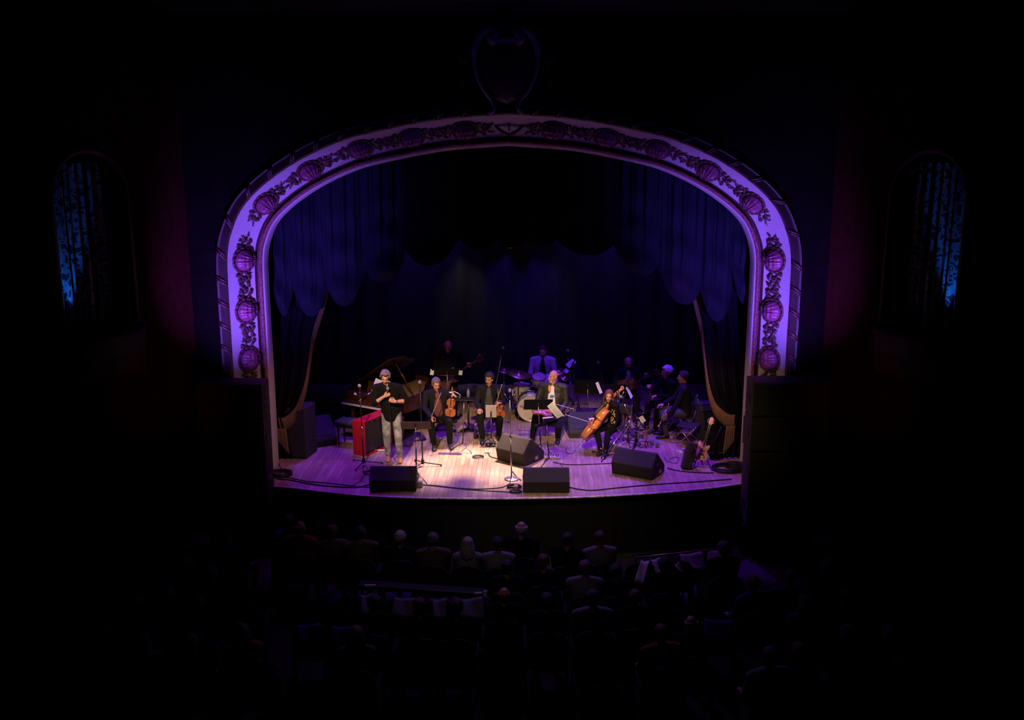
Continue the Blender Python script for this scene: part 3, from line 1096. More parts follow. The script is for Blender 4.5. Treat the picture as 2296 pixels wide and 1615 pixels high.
# tall boom stands among the band
Bb = Vector((-.42, 20.4, 0))
lo, hi = PY(1111, 868, 20.4), PY(1125, 795, 20.4)
mic_stand('tall boom stand rising behind the curly-haired violinist', Vector((lo.x - .05, 20.4, 0)), lo.z + .02, lean=(.05, 0), boom=(hi.x - lo.x + .05, -.05, hi.z), miclabel='overhead microphone on the tall boom left of the drums', m='steel')
lo, hi = PY(1283, 870, 21.9), PY(1273, 800, 21.9)
mic_stand('tall overhead stand behind the right side of the drums', Vector((lo.x + .02, 21.9, 0)), hi.z, lean=(hi.x - lo.x - .02, 0), m='steel', miclabel='overhead microphone right of the drummer')
lo, hi = PY(1358, 880, 21.3), PY(1345, 828, 21.3)
mic_stand('slanting boom stand left of the seated rear guitarist', Vector((lo.x, 21.3, 0)), lo.z, boom=(hi.x - lo.x, 0, hi.z), miclabel='microphone on the slanting boom left of the rear guitarist')
base = P(1356, 1026)
tp = PY(1412, 938, base.y + .15)
t = mic_stand('slanting chrome boom stand between the cellist and the reed instruments', Vector((base.x + .02, base.y + .04, 0)), tp.z, lean=(tp.x - base.x, .12), m='chrome', boom=(PY(1396, 903, base.y + .15).x - base.x, 0.05, PY(1396, 903, base.y + .15).z), miclabel='microphone on the slanting chrome boom by the reed instruments')
b0 = Vector((PY(1428, 960, 18.9).x, 18.9, 0))
e1, e2 = PY(1427, 938, 18.9), PY(1404, 905, 18.9)
mic_stand('black boom stand reaching up from the reed instruments', b0, e1.z, boom=(e2.x - b0.x, 0, e2.z), miclabel='microphone at the tip of the black boom over the reed instruments')
lo, hi = PY(1524, 850, 22.3), PY(1543, 807, 22.3)
mic_stand('dim boom stand behind the man with his back turned', Vector((lo.x, 22.3, 0)), lo.z, boom=(hi.x - lo.x, 0, hi.z), miclabel='dim microphone behind the man with his back turned')


def music_stand(label, base, deskc, wd=.5, ht=.33, tilt=65, rz=0, m='deskm', basekind='tripod', short=.26):
    """desk faces away from us by default (player behind it, +Y)"""
    t = thing('music_stand', label, 'music stand', (base.x, base.y, 0), 0, 'music stands')
    c = Vector((deskc.x - base.x, deskc.y - base.y, deskc.z))
    rot = Matrix.Rotation(R(rz), 3, 'Z') @ Matrix.Rotation(R(90 - tilt), 3, 'X')
    b = MB()
    b.box(c, (wd, .008, ht), rot)
    b.build('desk', m, t, bevel=.004)
    lb = c + rot @ Vector((0, .025, -ht / 2))
    MB().box(lb, (wd, .055, .008), rot).build('ledge', m, t)
    MB().tube([c + rot @ Vector((0, -.018, ht * .2)), c + rot @ Vector((0, -.018, -ht * .12))], .016, 8).build('tilt_bracket', 'blackm', t, True)
    a = c + rot @ Vector((0, -.02, -.02))
    MB().tube([(0, 0, .16), a * .6 + Vector((0, 0, 0))], .012, 8).build('lower_tube', 'blackm', t, True)
    MB().tube([a * .58, a], .008, 8).build('upper_tube', 'steel', t, True)
    for k in range(3):
        an = R(200 + 120 * k + rz)
        q = Vector((math.cos(an), math.sin(an), 0))
        MB().tube([Vector((0, 0, .16)), q * short * .5 + Vector((0, 0, .11)), q * short + Vector((0, 0, .012))], .010, 6).build('leg', 'steel' if k % 2 else 'blackm', t, True)
    return t, (Matrix.Translation(Vector((base.x, base.y, 0)) + c) @ rot.to_4x4())


def sheet(label, mt, x, z, wd=.21, ht=.28, q=.012, rot=0, grp='sheets of music', lines=True, m='paper'):
    t = thing('sheet_music', label, 'sheet music', mtx=mt @ Matrix.Translation((x, q, z)) @ Matrix.Rotation(R(rot), 4, 'Y'), group=grp)
    MB().box((0, 0, 0), (wd, .003, ht)).build('page', m, t)
    if lines:
        b = MB()
        for s in (-1, 1):
            for k in range(7):
                b.box((0, s * .002, ht * (.40 - k * .13)), (wd * .8, .0012, .006))
                b.box((wd * .1 * (k % 3 - 1), s * .002, ht * (.37 - k * .13)), (wd * .5, .0012, .003))
        tag(b.build('printed_staves', 'ink', t), 'dark printed staves')
    return t


# music stand beside the singer: brown wide desk seen from behind
base = P(934, 1080)
music_stand('wide brown music stand right of the singer with its desk tipped back', base, PY(932, 954, base.y), wd=.53, ht=.19, tilt=58, m=mat('bronze_desk', (0.22, 0.13, 0.11), .6))
# low lamp stand with a gooseneck between the violinists
base = P(1038, 1012)
t, mt = music_stand('thin music stand with a gooseneck lamp between the two violinists', base, PY(1040, 898, base.y + .05) + Vector((0, 0, 0)), wd=.40, ht=.12, tilt=12, rz=-6)
g = mt.inverted()
b = MB()
c = PY(1030, 893, base.y) - Vector((base.x, base.y, 0))
tipp = PY(1013, 881, base.y) - Vector((base.x, base.y, 0))
b.tube(catmull([tuple(c), tuple(c + Vector((.01, 0, .07))), tuple(tipp + Vector((.05, 0, .02))), tuple(tipp)], 6), .007, 6)
b.tube([tipp + Vector((.005, 0, .0)), tipp + Vector((-.05, 0, .005))], .014, 6)
b.build('gooseneck_lamp', 'silver', t, True)
# tablet on a stand in front of the curly violinist
base = P(1102, 998)
t, mt = music_stand('small stand carrying a grey tablet in front of the curly-haired violinist', base, PY(1101, 921, base.y), wd=.19, ht=.10, tilt=80, short=.22)
tb = thing('tablet', 'grey tablet held upright before the curly-haired violinist', 'tablet', mtx=mt @ Matrix.Translation((0, -.035, .0)))
MB().box((0, 0, 0), (.215, .010, .265)).build('case', 'grey', tb, bevel=.004)
MB().box((0, .008, 0), (.19, .004, .24)).build('screen', 'ebony', tb)
MB().tube([(0, -.012, 0), (0, -.012, -.12)], .016, 6).build('holder', 'blackm', tb, True)
# stand of the bald man in the cream tee, two desks
base = P(1212, 1014)
t, mt = music_stand('black music stand facing the bald man in the cream tee', base, PY(1207, 907, base.y), wd=.56, ht=.26, tilt=62, rz=3)
base = P(1231, 1046)
t, mt = music_stand('black music stand with fanned desks left of the cellist', base, PY(1226, 950, base.y), wd=.36, ht=.26, tilt=35, rz=28)
b = MB()
b.box(PY(1250, 945, base.y) - Vector((base.x, base.y, 0)), (.34, .008, .30), Matrix.Rotation(R(-35), 3, 'Z') @ Matrix.Rotation(R(-60), 3, 'X'))
b.build('side_desk', 'deskm', t, bevel=.004)
c = PY(1246, 922, base.y + .1)
m4 = Matrix.Translation(c) @ (Matrix.Rotation(R(-38), 4, 'Y') @ Matrix.Rotation(R(12), 4, 'Z') @ Matrix.Rotation(R(-8), 4, 'X'))
t = thing('sheet_music', 'bright white score tilted on the stand left of the cello', 'sheet music', mtx=m4, group='sheets of music')
MB().box((0, 0, 0), (.135, .004, .34)).build('page', 'paper', t)
b = MB()
for k in range(10):
    b.box((0, -.003, .150 - k * .032), (.11, .0012, .005))
    b.box((.0, -.003, .140 - k * .032), (.10, .0012, .003))
tag(b.build('printed_staves', 'ink', t), 'dark printed staves')
t = thing('music_folder', 'thin black folder edge-on beneath the bright white score', 'folder', mtx=Matrix.Translation(PY(1229, 938, base.y + .05)) @ Matrix.Rotation(R(-6), 4, 'Y'))
MB().box((0, 0, 0), (.22, .06, .012)).build('cover', 'blackm', t)
MB().box((0, .0, .010), (.20, .05, .006)).build('page', 'paper', t)
# second mic-height stand tube right of it
base = P(1243, 1018)
# standing guitarist's wide desk with two sheets
Y3 = 20.0
base = Vector((PY(1001, 840, Y3).x, Y3, 0))
t, mt = music_stand('wide black music stand in front of the standing bald guitarist', base, PY(1003, 834, Y3), wd=.66, ht=.16, tilt=75)
for px, nm in ((969, 'violet-lit sheet at the left end of the standing guitarist\'s desk'), (1033, 'violet-lit sheet at the right end of the standing guitarist\'s desk')):
    c = PY(px, 834, Y3)
    t = thing('sheet_music', nm, 'sheet music', mtx=Matrix.Translation(c + Vector((0, -.02, 0))) @ Matrix.Rotation(R(8), 4, 'Y') @ Matrix.Rotation(R(-15), 4, 'X'), group='sheets of music')
    MB().box((0, 0, 0), (.075, .003, .125)).build('page', 'paper', t)
# drummer's sheets
base = Vector((PY(1300, 850, 21.2).x, 21.2, 0))
t, mt = music_stand('tilted music stand at the right of the drum kit', base, PY(1283, 822, 21.2), wd=.40, ht=.32, tilt=70, rz=74)
for k, (px, py, wd, ht, nm) in enumerate(((1280, 815, .12, .24, 'upper violet-lit sheet beside the drummer'), (1270, 832, .10, .10, 'lower violet-lit sheet beside the drummer'))):
    t = thing('sheet_music', nm, 'sheet music', mtx=Matrix.Translation(PY(px, py, 21.1 - .05 * k)) @ Matrix.Rotation(R(38), 4, 'Y') @ Matrix.Rotation(R(-25), 4, 'Z') @ Matrix.Rotation(R(-40), 4, 'X'), group='sheets of music')
    MB().box((0, 0, 0), (wd, .003, ht)).build('page', 'paper', t)
# stand behind the cellist
base = Vector((PY(1318, 930, 20.3).x, 20.3, 0))
t, mt = music_stand('dark music stand behind the cellist carrying an edge-on sheet', base, PY(1318, 868, 20.3), wd=.58, ht=.36, tilt=68, rz=-6)
t = thing('sheet_music', 'violet-lit sheet edge-on beside the cellist\'s hair', 'sheet music', mtx=Matrix.Translation(PY(1343, 870, 20.2)) @ Matrix.Rotation(R(-22), 4, 'Y') @ Matrix.Rotation(R(20), 4, 'Z'), group='sheets of music')
MB().box((0, 0, 0), (.07, .003, .26)).build('page', 'paper', t)
base = Vector((PY(1393, 930, 19.9).x, 19.9, 0))
t, mt = music_stand('black music stand in front of the rear guitarist', base, PY(1388, 874, 19.9), wd=.44, ht=.30, tilt=60, rz=-10)
t = thing('sheet_music', 'slanting violet-lit sheet in front of the rear guitarist', 'sheet music', mtx=Matrix.Translation(PY(1411, 880, 19.8)) @ Matrix.Rotation(R(-26), 4, 'Y') @ Matrix.Rotation(R(62), 4, 'Z'), group='sheets of music')
MB().box((0, 0, 0), (.12, .003, .26)).build('page', 'paper', t)
base = Vector((PY(1432, 960, 19.6).x, 19.6, 0))
t, mt = music_stand('low music stand among the reed instruments', base, PY(1440, 935, 19.6), wd=.40, ht=.25, tilt=50, rz=40)
t = thing('sheet_music', 'violet-lit sheet hanging off the low stand by the reed instruments', 'sheet music', mtx=Matrix.Translation(PY(1439, 939, 19.52)) @ Matrix.Rotation(R(-34), 4, 'Y') @ Matrix.Rotation(R(10), 4, 'Z'), group='sheets of music')
MB().box((0, 0, 0), (.10, .003, .18)).build('page', 'paper', t)


# ---------------------------------------------------------------- string instruments
def outline(L, U, Mw, Lw, n=5):
    """half outline of a violin family body, tail at 0"""
    h = [(0, 0), (Lw * .62, L * .012), (Lw * .93, L * .10), (Lw, L * .22), (Lw * .93, L * .335), (Lw * .99, L * .385), (Mw * 1.02, L * .44), (Mw, L * .53), (Mw * 1.05, L * .61), (U * 1.02, L * .665),
         (U * .96, L * .70), (U, L * .79), (U * .93, L * .89), (U * .55, L * .975), (0, L)]
    h = catmull(h, n)
    return h + [(-x, z) for x, z in reversed(h[1:-1])]


def violin_family(name, label, cat, m4, L, U, Mw, Lw, dep, neck, finish, scale=1.0, endpin=0, grp=None):
    t = thing(name, label, cat, mtx=m4, group=grp)
    ol = outline(L, U, Mw, Lw)
    b = MB()
    f = lambda u, v, w_: Vector((u, w_, v))
    n = len(ol)
    cx, cz = 0, L * .47

    def shrink(k, w_):
        return [Vector((x * k, w_, cz + (z - cz) * k)) for x, z in ol]
    b.rings([shrink(.35, -dep * .80), shrink(.75, -dep * .70), shrink(.94, -dep * .56), shrink(1.025, -dep * .52), shrink(1.025, -dep * .46), shrink(1, -dep * .45), shrink(1, dep * .45), shrink(1.025, dep * .46), shrink(1.025, dep * .52), shrink(.94, dep * .56), shrink(.75, dep * .68), shrink(.35, dep * .76)])
    b.build('body', finish, t, True)
    b = MB()
    for s in (-1, 1):
        b.tube([(s * Mw * .75, -dep * .74, L * .36), (s * Mw * .58, -dep * .80, L * .42), (s * Mw * .62, -dep * .80, L * .48), (s * Mw * .42, -dep * .82, L * .55)], L * .009, 5)
    b.build('f_holes', 'ebony', t)
    b = MB()
    nz = L + neck
    b.tube([(0, -dep * .3, L * .97), (0, -dep * .55, L + neck * .5), (0, -dep * .6, nz)], [L * .045, L * .038, L * .036], 8)
    b.tube([(0, -dep * .6, nz), (0, -dep * .45, nz + L * .15), (0, -dep * .3, nz + L * .24)], [L * .042, L * .04, L * .03], 8)
    r = L * .055
    b.tube([(0, -dep * .3 + r * (1 - k / 15) * math.sin(k * .62) - r * .4, nz + L * .26 - r * (1 - k / 15) * math.cos(k * .62)) for k in range(13)], L * .022, 6)
    b.build('neck_and_scroll', finish, t, True)
    b = MB()
    b.tube([(0, -dep * 1.15, L * .70), (0, -dep * .85, nz)], [L * .055, L * .036], 6, flat=.35, up=(1, 0, 0))
    b.build('fingerboard', 'ebony', t)
    b = MB()
    b.box((0, -dep * .95, L * .44), (L * .11, L * .014, L * .10))
    b.build('bridge', 'wood', t)
    b = MB()
    b.tube([(0, -dep * 1.0, L * .30), (0, -dep * .75, L * .02)], [L * .045, L * .02], 6, flat=.3, up=(1, 0, 0))
    b.build('tailpiece', 'ebony', t)
    b = MB()
    for k in range(4):
        x = (k - 1.5) * L * .02
        b.tube([(x, -dep * 1.02, L * .29), (x, -dep * 1.28, L * .44), (x * .6, -dep * .95, nz)], L * .0022 + .0004, 4)
    b.build('strings', 'steel', t)
    for k in range(4):
        s = 1 if k % 2 else -1
        b = MB()
        zz_ = nz + L * (.05 + .035 * k)
        b.tube([(0, -dep * .5, zz_), (s * L * .10, -dep * .5, zz_)], [L * .010, L * .014], 6)
        b.ell((s * L * .115, -dep * .5, zz_), (L * .022, L * .008, L * .02), n=8, m=5)
        b.build('tuning_peg', 'ebony', t, True)
    if endpin:
        MB().tube([(0, 0, .01), (0, 0, -endpin)], .006, 6).build('endpin', 'chrome', t, True)
    return t


def violin(label, bot, top, front, s=1.0):
    return violin_family('violin' if s < 1.05 else 'viola', label, 'violin' if s < 1.05 else 'viola', axes(bot, Vector(top) - Vector(bot), front), .355 * s, .083 * s, .055 * s, .103 * s, .032 * s, .135 * s, 'violin', grp='bowed instruments')


def bow(label, a, b_, grp='bows'):
    a, b_ = Vector(a), Vector(b_)
    L = (b_ - a).length
    t = thing('bow', label, 'bow', mtx=axes(a, b_ - a, (0, -1, .3)), group=grp)
    MB().tube([(0, 0, 0), (0, .006, L * .5), (0, 0, L)], [.0055, .005, .004], 6).build('stick', 'wood', t, True)
    MB().tube([(0, -.022, .03), (0, -.022, L - .01)], .003, 4).build('hair_ribbon', 'white', t)
    MB().box((0, -.012, .04), (.010, .022, .045)).build('frog', 'ebony', t)
    MB().box((0, -.012, L - .008), (.007, .024, .012)).build('tip', 'white', t)
    return t


def guitar(label, bot, top, front, finish, hollow=False, Ltot=1.0, name='electric_guitar'):
    t = thing(name, label, 'guitar', mtx=axes(bot, Vector(top) - Vector(bot), front), group=None)
    k = Ltot
    if hollow:
        ol = outline(.48 * k, .14 * k, .115 * k, .20 * k)
        dep = .045
    else:
        h = [(0, 0), (.12, .005), (.163, .06), (.16, .14), (.118, .22), (.115, .27), (.14, .33), (.145, .385), (.11, .41), (.075, .375), (.04, .36), (0, .36)]
        h2 = [(-.04, .36), (-.07, .40), (-.11, .455), (-.145, .44), (-.15, .38), (-.122, .28), (-.125, .22), (-.16, .14), (-.16, .06), (-.12, .005)]
        ol = [(x * k, z * k) for x, z in catmull(h, 4)[:-1] + catmull([(0, .36)] + h2 + [(0, 0)], 4)[:-1]]
        dep = .022
    b = MB()
    cz = .2 * k
    sh = lambda q, w_: [Vector((x * q, w_, cz + (z - cz) * q)) for x, z in ol]
    b.rings([sh(.96, -dep), sh(1, -dep * .7), sh(1, dep * .7), sh(.96, dep)])
    b.build('body', finish, t, True)
    b = MB()
    b.tube([(0, -dep - .004, .34 * k), (0, -dep - .004, .90 * k)], [.028, .022], 6, flat=.5, up=(1, 0, 0))
    b.build('neck', 'sunb' if finish != 'ash' else 'ebony', t)
    b = MB()
    for q in range(20):
        z = .36 * k + .54 * k * (1 - .944 ** (20 - q) ) / .69
        b.box((0, -dep - .018, min(z, .9 * k)), (.05, .003, .003))
    b.build('frets', 'chrome', t)
    b = MB()
    b._add([(x, y, z * k) for y in (-dep - .008, -dep + .010) for x, z in ((-.024, .90), (-.040, .94), (-.036, 1.06), (-.01, 1.09), (.02, 1.08), (.036, 1.05), (.040, .94), (.024, .90))],
           [tuple(range(8)), tuple(range(15, 7, -1))] + [(i, (i + 1) % 8, 8 + (i + 1) % 8, 8 + i) for i in range(8)])
    b.build('headstock', finish, t)
    for q in range(6):
        s = -1 if q < 3 else 1
        z = (.945 + .04 * (q % 3)) * k
        MB().ell((s * .058, -dep, z), (.016, .008, .010), n=8, m=5).build('tuning_peg', 'chrome', t, True)
    b = MB()
    for q in range(6):
        b.tube([((q - 2.5) * .010, -dep - .022, .10 * k), ((q - 2.5) * .007, -dep - .022, .92 * k)], .0010, 3)
    b.build('strings', 'steel', t)
    for z in (.15, .24):
        MB().box((0, -dep - .008, z * k), (.085, .014, .032)).build('pickup', 'ebony', t, bevel=.003)
    MB().box((0, -dep - .012, .10 * k), (.09, .016, .014)).build('bridge', 'chrome', t)
    for q in range(3):
        MB().lathe([(.001, 0), (.011, 0), (.010, .014), (.001, .014)], (.09 * k - q * .012, -dep, (.07 + q * .035) * k), 8, Matrix.Rotation(R(90), 3, 'X')).build('control_knob', 'ebony', t, True)
    return t


# pale guitar on its stand at the right
base = P(1572, 1046)
bot = PY(1566, 1043, base.y) + Vector((0, 0, .0))
bot = Vector((base.x - .03, base.y, .12))
top = PY(1597, 938, base.y + .30)
guitar('natural pale-bodied electric guitar leaning on a stand at the right of the stage', bot, bot + (top - bot).normalized(), (-.35, -.93, .25), 'ash', Ltot=(top - bot).length / 1.07)
t = thing('guitar_stand', 'black folding stand under the pale electric guitar', 'guitar stand', (base.x, base.y, 0))
for k, (x, y) in enumerate(((-.16, -.10), (.16, -.08), (.05, .26))):
    MB().tube([(0, .1, .34), (x, y, .012)], .011, 6).build('leg', 'blackm', t, True)
for s in (-1, 1):
    MB().tube([(s * .07 - .05, .06, .14), (s * .07 - .07, -.07, .10), (s * .07 - .07, -.08, .14)], .010, 6).build('cradle_arm', 'blackm', t, True)
# slim black case leaning beside it
p = P(1539, 1054)
t = thing('guitar_case', 'slim black guitar case leaning against the pale guitar', 'case', mtx=Matrix.Translation((p.x, p.y + .06, 0.01)) @ Matrix.Rotation(R(16), 4, 'Y') @ Matrix.Rotation(R(-14), 4, 'X'))
b = MB()
b.rings([[Vector((x * .095, y * (.09 if z < .5 else .06), z)) for x, y in ((-1, -.7), (-.7, -1), (.7, -1), (1, -.7), (1, .7), (.7, 1), (-.7, 1), (-1, .7))] for z in (0, .05, .47, .50)])
b.build('shell', 'black', t, bevel=.01)
MB().tube([(0, -.10, .28), (0, -.13, .33), (0, -.13, .38), (0, -.10, .42)], .010, 6).build('handle', 'blackm', t, True)
for z in (.12, .40):
    MB().box((.06, -.09, z), (.03, .02, .04)).build('latch', 'steel', t)
# gig bag hanging behind
p = P(1608, 1030)
t = thing('gig_bag', 'limp black bag slumped against the gold fringe', 'bag', (p.x, p.y + .05, 0), R(-10))
b = MB()
b.rings([[Vector((r_[0] * math.cos(a), .07 * math.sin(a) + r_[2], r_[1])) for a in [2 * PI * k / 16 for k in range(16)]] for r_ in ((.14, .02, 0), (.20, .15, .02), (.22, .40, .04), (.20, .62, .07), (.13, .78, .10), (.06, .84, .11))])
b.build('bag_body', 'bcloth', t, True)
MB().tube([(-.10, -.06, .30), (-.02, -.10, .45), (.06, -.06, .66)], .012, 6).build('strap', 'cable', t, True)
MB().tube([(-.17, -.04, .12), (.17, -.05, .14)], .006, 6).build('zip', 'steel', t, True)


# ---------------------------------------------------------------- piano, bench, red cabinet
kl = P(768, 898, .72)
t = thing('grand_piano', 'mahogany grand piano with raised lid behind the singer', 'piano', (kl.x, kl.y, 0), R(-31))
# local x along keyboard (0..1.5), y towards the tail
ol = [(0, .0), (1.50, 0), (1.50, .55), (1.46, .85), (1.30, 1.15), (1.12, 1.40), (1.02, 1.65), (.88, 1.88), (.62, 2.0), (.30, 1.98), (.08, 1.86), (0, 1.65)]
olr = catmull(ol[2:] , 5)
pol = [(0, 0), (1.5, 0)] + [tuple(q) for q in olr]
ins = [(.04 + (x - .75) * .93 + .71, .30 + y * .82) for x, y in pol]
b = MB()
b.rings([[Vector((x, y, .66)) for x, y in pol], [Vector((x, y, .98)) for x, y in pol]], cap=False)
b.rings([[Vector((.75 + (x - .75) * .95, .95 + (y - .95) * .96, .98)) for x, y in pol], [Vector((.75 + (x - .75) * .95, .95 + (y - .95) * .96, .84)) for x, y in pol]], cap=False)
b._add([Vector((x, y, .66)) for x, y in pol], [tuple(range(len(pol)))])
b.build('case', 'maho', t, True, bevel=.004)
MB()._add([Vector((.75 + (x - .75) * .95, .95 + (y - .95) * .96, .86)) for x, y in pol], [tuple(range(len(pol)))]).build('soundboard', 'goldp', t)
b = MB()
for k in range(22):
    b.tube([(.12 + k * .055, .42, .90), (.16 + k * .050, max(.6, 1.85 - k * .055), .89)], .002, 3)
b.build('strings', 'steel', t)
MB().box((.75, .20, .92), (1.42, .36, .10)).build('fallboard', 'maho', t, bevel=.006)
MB().box((.75, -.02, .72), (1.50, .05, .035)).build('key_slip', mat('slip_with_violet_sheen', (0.55, .5, .55), .3, spec=1.0), t, bevel=.004)  # pale lilac colour stands for violet light caught on the slip
MB().box((.75, .07, .79), (1.42, .20, .05)).build('keyboard_cover', 'maho', t, bevel=.006)
b = MB()
lidp = [(0, .25)] + [(x, max(y, .25)) for x, y in pol[2:]]
lidp = [(1.5, .25)] + [(x, max(y, .26)) for x, y in olr] + [(0, .25)]
rl = Matrix.Rotation(R(-36), 3, 'Y')
b.rings([[rl @ Vector((x * .86, y * .9, w_)) + Vector((0, 0, 1.0)) for x, y in lidp] for w_ in (.0, .022)])
b.build('lid', 'maho', t, bevel=.004)
q1 = rl @ Vector((1.14, .58, 0)) + Vector((0, 0, 1.0))
MB().tube([(1.36, .62, .95), q1], .012, 6).build('lid_prop', 'maho', t, True)
for k, (x, y) in enumerate(((.12, .18), (1.38, .18), (.62, 1.75))):
    MB().lathe([(.06, .66), (.065, .55), (.045, .5), (.05, .2), (.035, .08), (.02, .05), (.001, .05)], (x, y, 0), 12).build('leg', 'maho', t, True)
    MB().ell((x, y, .03), (.03, .03, .03), n=10, m=6).build('caster', 'brass', t, True)
b = MB()
b.box((.62, .50, .83 - .30), (.22, .05, .36))
b.box((.62, .40, .12), (.26, .22, .04))
b.build('pedal_lyre', 'maho', t, bevel=.005)
MB().box((.75, .30, 1.09), (.62, .02, .26), Matrix.Rotation(R(-18), 3, 'X')).build('music_desk', 'maho', t)
t.scale = (1, 1, .93)
c = PY(846, 866, 19.30)
for k, (dx, rz_) in enumerate(((0, -31), (.17, -24))):
    s_ = thing('sheet_music', ('open white score on the piano desk behind the singer', 'second page of the score on the piano desk, half hidden by the singer')[k], 'sheet music',
               mtx=Matrix.Translation(c + Vector((dx, -dx * .5, 0))) @ Matrix.Rotation(R(rz_), 4, 'Z') @ Matrix.Rotation(R(14), 4, 'Y') @ Matrix.Rotation(R(-15), 4, 'X'), group='sheets of music')
    MB().box((0, 0, 0), (.19, .004, .28)).build('page', 'paper', s_)
    b = MB()
    for q in range(8):
        b.box((0, -.003, .11 - q * .03), (.15, .0012, .004))
    b.build('printed_staves', 'ink', s_)
c0_, c1_ = PY(813, 889, 19.3), PY(833, 880, 19.3)
o = MB().tube([c0_ - Vector((0, 0, .02)), c1_], .012, 6).build('piano_top_line', 'chrome', None, True)  # bar added for the short lilac line along the piano top
tag(o, 'short bright line on the piano top left of the singer', 'bright line')
o.parent = None

p = P(795, 1000)
t = thing('piano_bench', 'tufted black leather piano bench at the left of the stage', 'bench', (p.x, p.y + .05, 0), R(-20))
b = MB()
b.grid(lambda s, v: Vector(((s - .5) * .72, (v - .5) * .34, .508 + .020 * (abs(math.sin(s * PI * 6)) * abs(math.sin(v * PI * 4))) ** .5 + .008 * math.sin(PI * min(1, max(0, s))) * math.sin(PI * v))), 72, 40)
b.box((0, 0, .47), (.72, .34, .075))
b.build('tufted_cushion', 'tuft', t, True)
MB().box((0, 0, .405), (.66, .29, .06)).build('apron', 'ebony', t, bevel=.004)
for x in (-.30, .30):
    for y in (-.12, .12):
        MB().tube([(x, y, .40), (x, y, 0.005)], [.026, .018], 4).build('leg', 'ebony', t)

pa, pb = P(818, 1024), P(796, 1008)
t = thing('red_keyboard_cabinet', 'red electric piano with black front standing between bench and singer', 'keyboard', (pa.x, pa.y + .02, 0), R(60))
Lr = .88
MB().box((Lr / 2, .13, .335), (Lr - .03, .24, .66)).build('black_body', 'ebony', t, bevel=.006)
MB().box((Lr / 2, .13, .68), (Lr + .02, .28, .03)).build('red_top', 'red', t, bevel=.006)
for x in (0, Lr):
    MB().box((x, .13, .34), (.025, .29, .66)).build('end_panel', 'red', t, bevel=.004)
MB().box((Lr / 2, -.02, .02), (Lr, .03, .03)).build('kick_rail', 'red', t)
for k in range(5):
    MB().ell((.08 + k * .16, -.014, .645), (.012, .008, .012), n=8, m=5).build('stud', 'chrome', t, True)
a, c = P(830, 1003, .05), P(868, 1004, .05)
t = thing('floor_tube', 'white tube lying on the floor behind the singer', 'tube', (a.x, a.y - .12, 0))
MB().tube([(0, 0, .02), ((c - a).x + .05, .02, .02)], .017, 8).build('tube', 'white', t, True)
MB().tube([((c - a).x + .03, .02, .02), ((c - a).x + .09, .02, .02)], .023, 8).build('cap', 'steel', t, True)


# ---------------------------------------------------------------- drums
def drum(name, label, loc, r, h, tiltx=0, tilty=0, legs=0, lugs=8):
    rot = Matrix.Rotation(R(tiltx), 4, 'X') @ Matrix.Rotation(R(tilty), 4, 'Y')
    t = thing(name, label, 'drum', mtx=Matrix.Translation(loc) @ rot, group='drums of the kit')
    MB().lathe([(r, 0), (r, h)], n=32).build('shell', 'drumw', t, True)
    for z in (0, h):
        MB().lathe([(r + .004, z - .012), (r + .014, z - .012), (r + .014, z + .012), (r + .002, z + .014), (r + .002, z - .01), (r + .004, z - .012)], n=32).build('hoop', 'chrome', t, True)
        MB().lathe([(.001, z + (.006 if z else -.006)), (r + .002, z + (.006 if z else -.006)), (r + .002, z), (.001, z)], n=32).build('drum_head', 'head', t)
    for k in range(lugs):
        a = 2 * PI * k / lugs
        MB().box(((r + .012) * math.cos(a), (r + .012) * math.sin(a), h / 2), (.022, .022, h * .4), Matrix.Rotation(a, 3, 'Z')).build('lug', 'chrome', t)
    if legs:
        ri = rot.to_3x3().inverted()
        for k in range(3):
            a = 2 * PI * k / 3 + .5
            q = Vector((math.cos(a) * (r + .02), math.sin(a) * (r + .02), 0))
            MB().tube([q + Vector((0, 0, h * .6)), Vector((q.x * 1.1, q.y * 1.1, -loc[2] + .01))], .009, 6).build('leg', 'chrome', t, True)
    return t


c = PY(1190, 909, 20.55)
drum('bass_drum', 'large cream bass drum facing the hall', (c.x, 20.55 + .42, .31), .285, .42, tiltx=90, lugs=10)
bd = bpy.data.objects['bass_drum']
for s in (-1, 1):
    MB().tube([(s * .27, .10, .30), (s * .36, .305, .38)], .010, 6).build('spur', 'chrome', bd, True)
# small V badge on the front head
b = MB()
b.tube([(-.03, -.245, .430), (0, -.205, .430), (.03, -.245, .430)], .006, 4)
b.build('chevron_badge', 'ink', bd)
drum('floor_tom', 'cream floor tom standing left of the bass drum', (PY(1169, 870, 21.3).x, 21.3, .28), .185, .38, legs=1)
drum('rack_tom', 'cream rack tom above the bass drum at the drummer\'s right hand', (PY(1206, 866, 21.05).x + .02, 21.1, .72), .145, .19, tiltx=20)
drum('snare_drum', 'cream snare drum between the drummer and the bald man', (PY(1233, 862, 21.1).x, 21.15, .68), .155, .20, tiltx=28, tilty=4)
t = thing('tom_mount', 'chrome post joining the rack toms to the bass drum', 'bracket', (PY(1215, 866, 21.1).x - .02, 21.12, .61))
MB().tube([(0, 0, 0.0), (0, 0, .14)], .012, 6).build('post', 'chrome', t, True)
for s in (-1, 1):
    MB().tube([(0, 0, .13), (s * .05, -.02, .15)], .009, 6).build('arm', 'chrome', t, True)


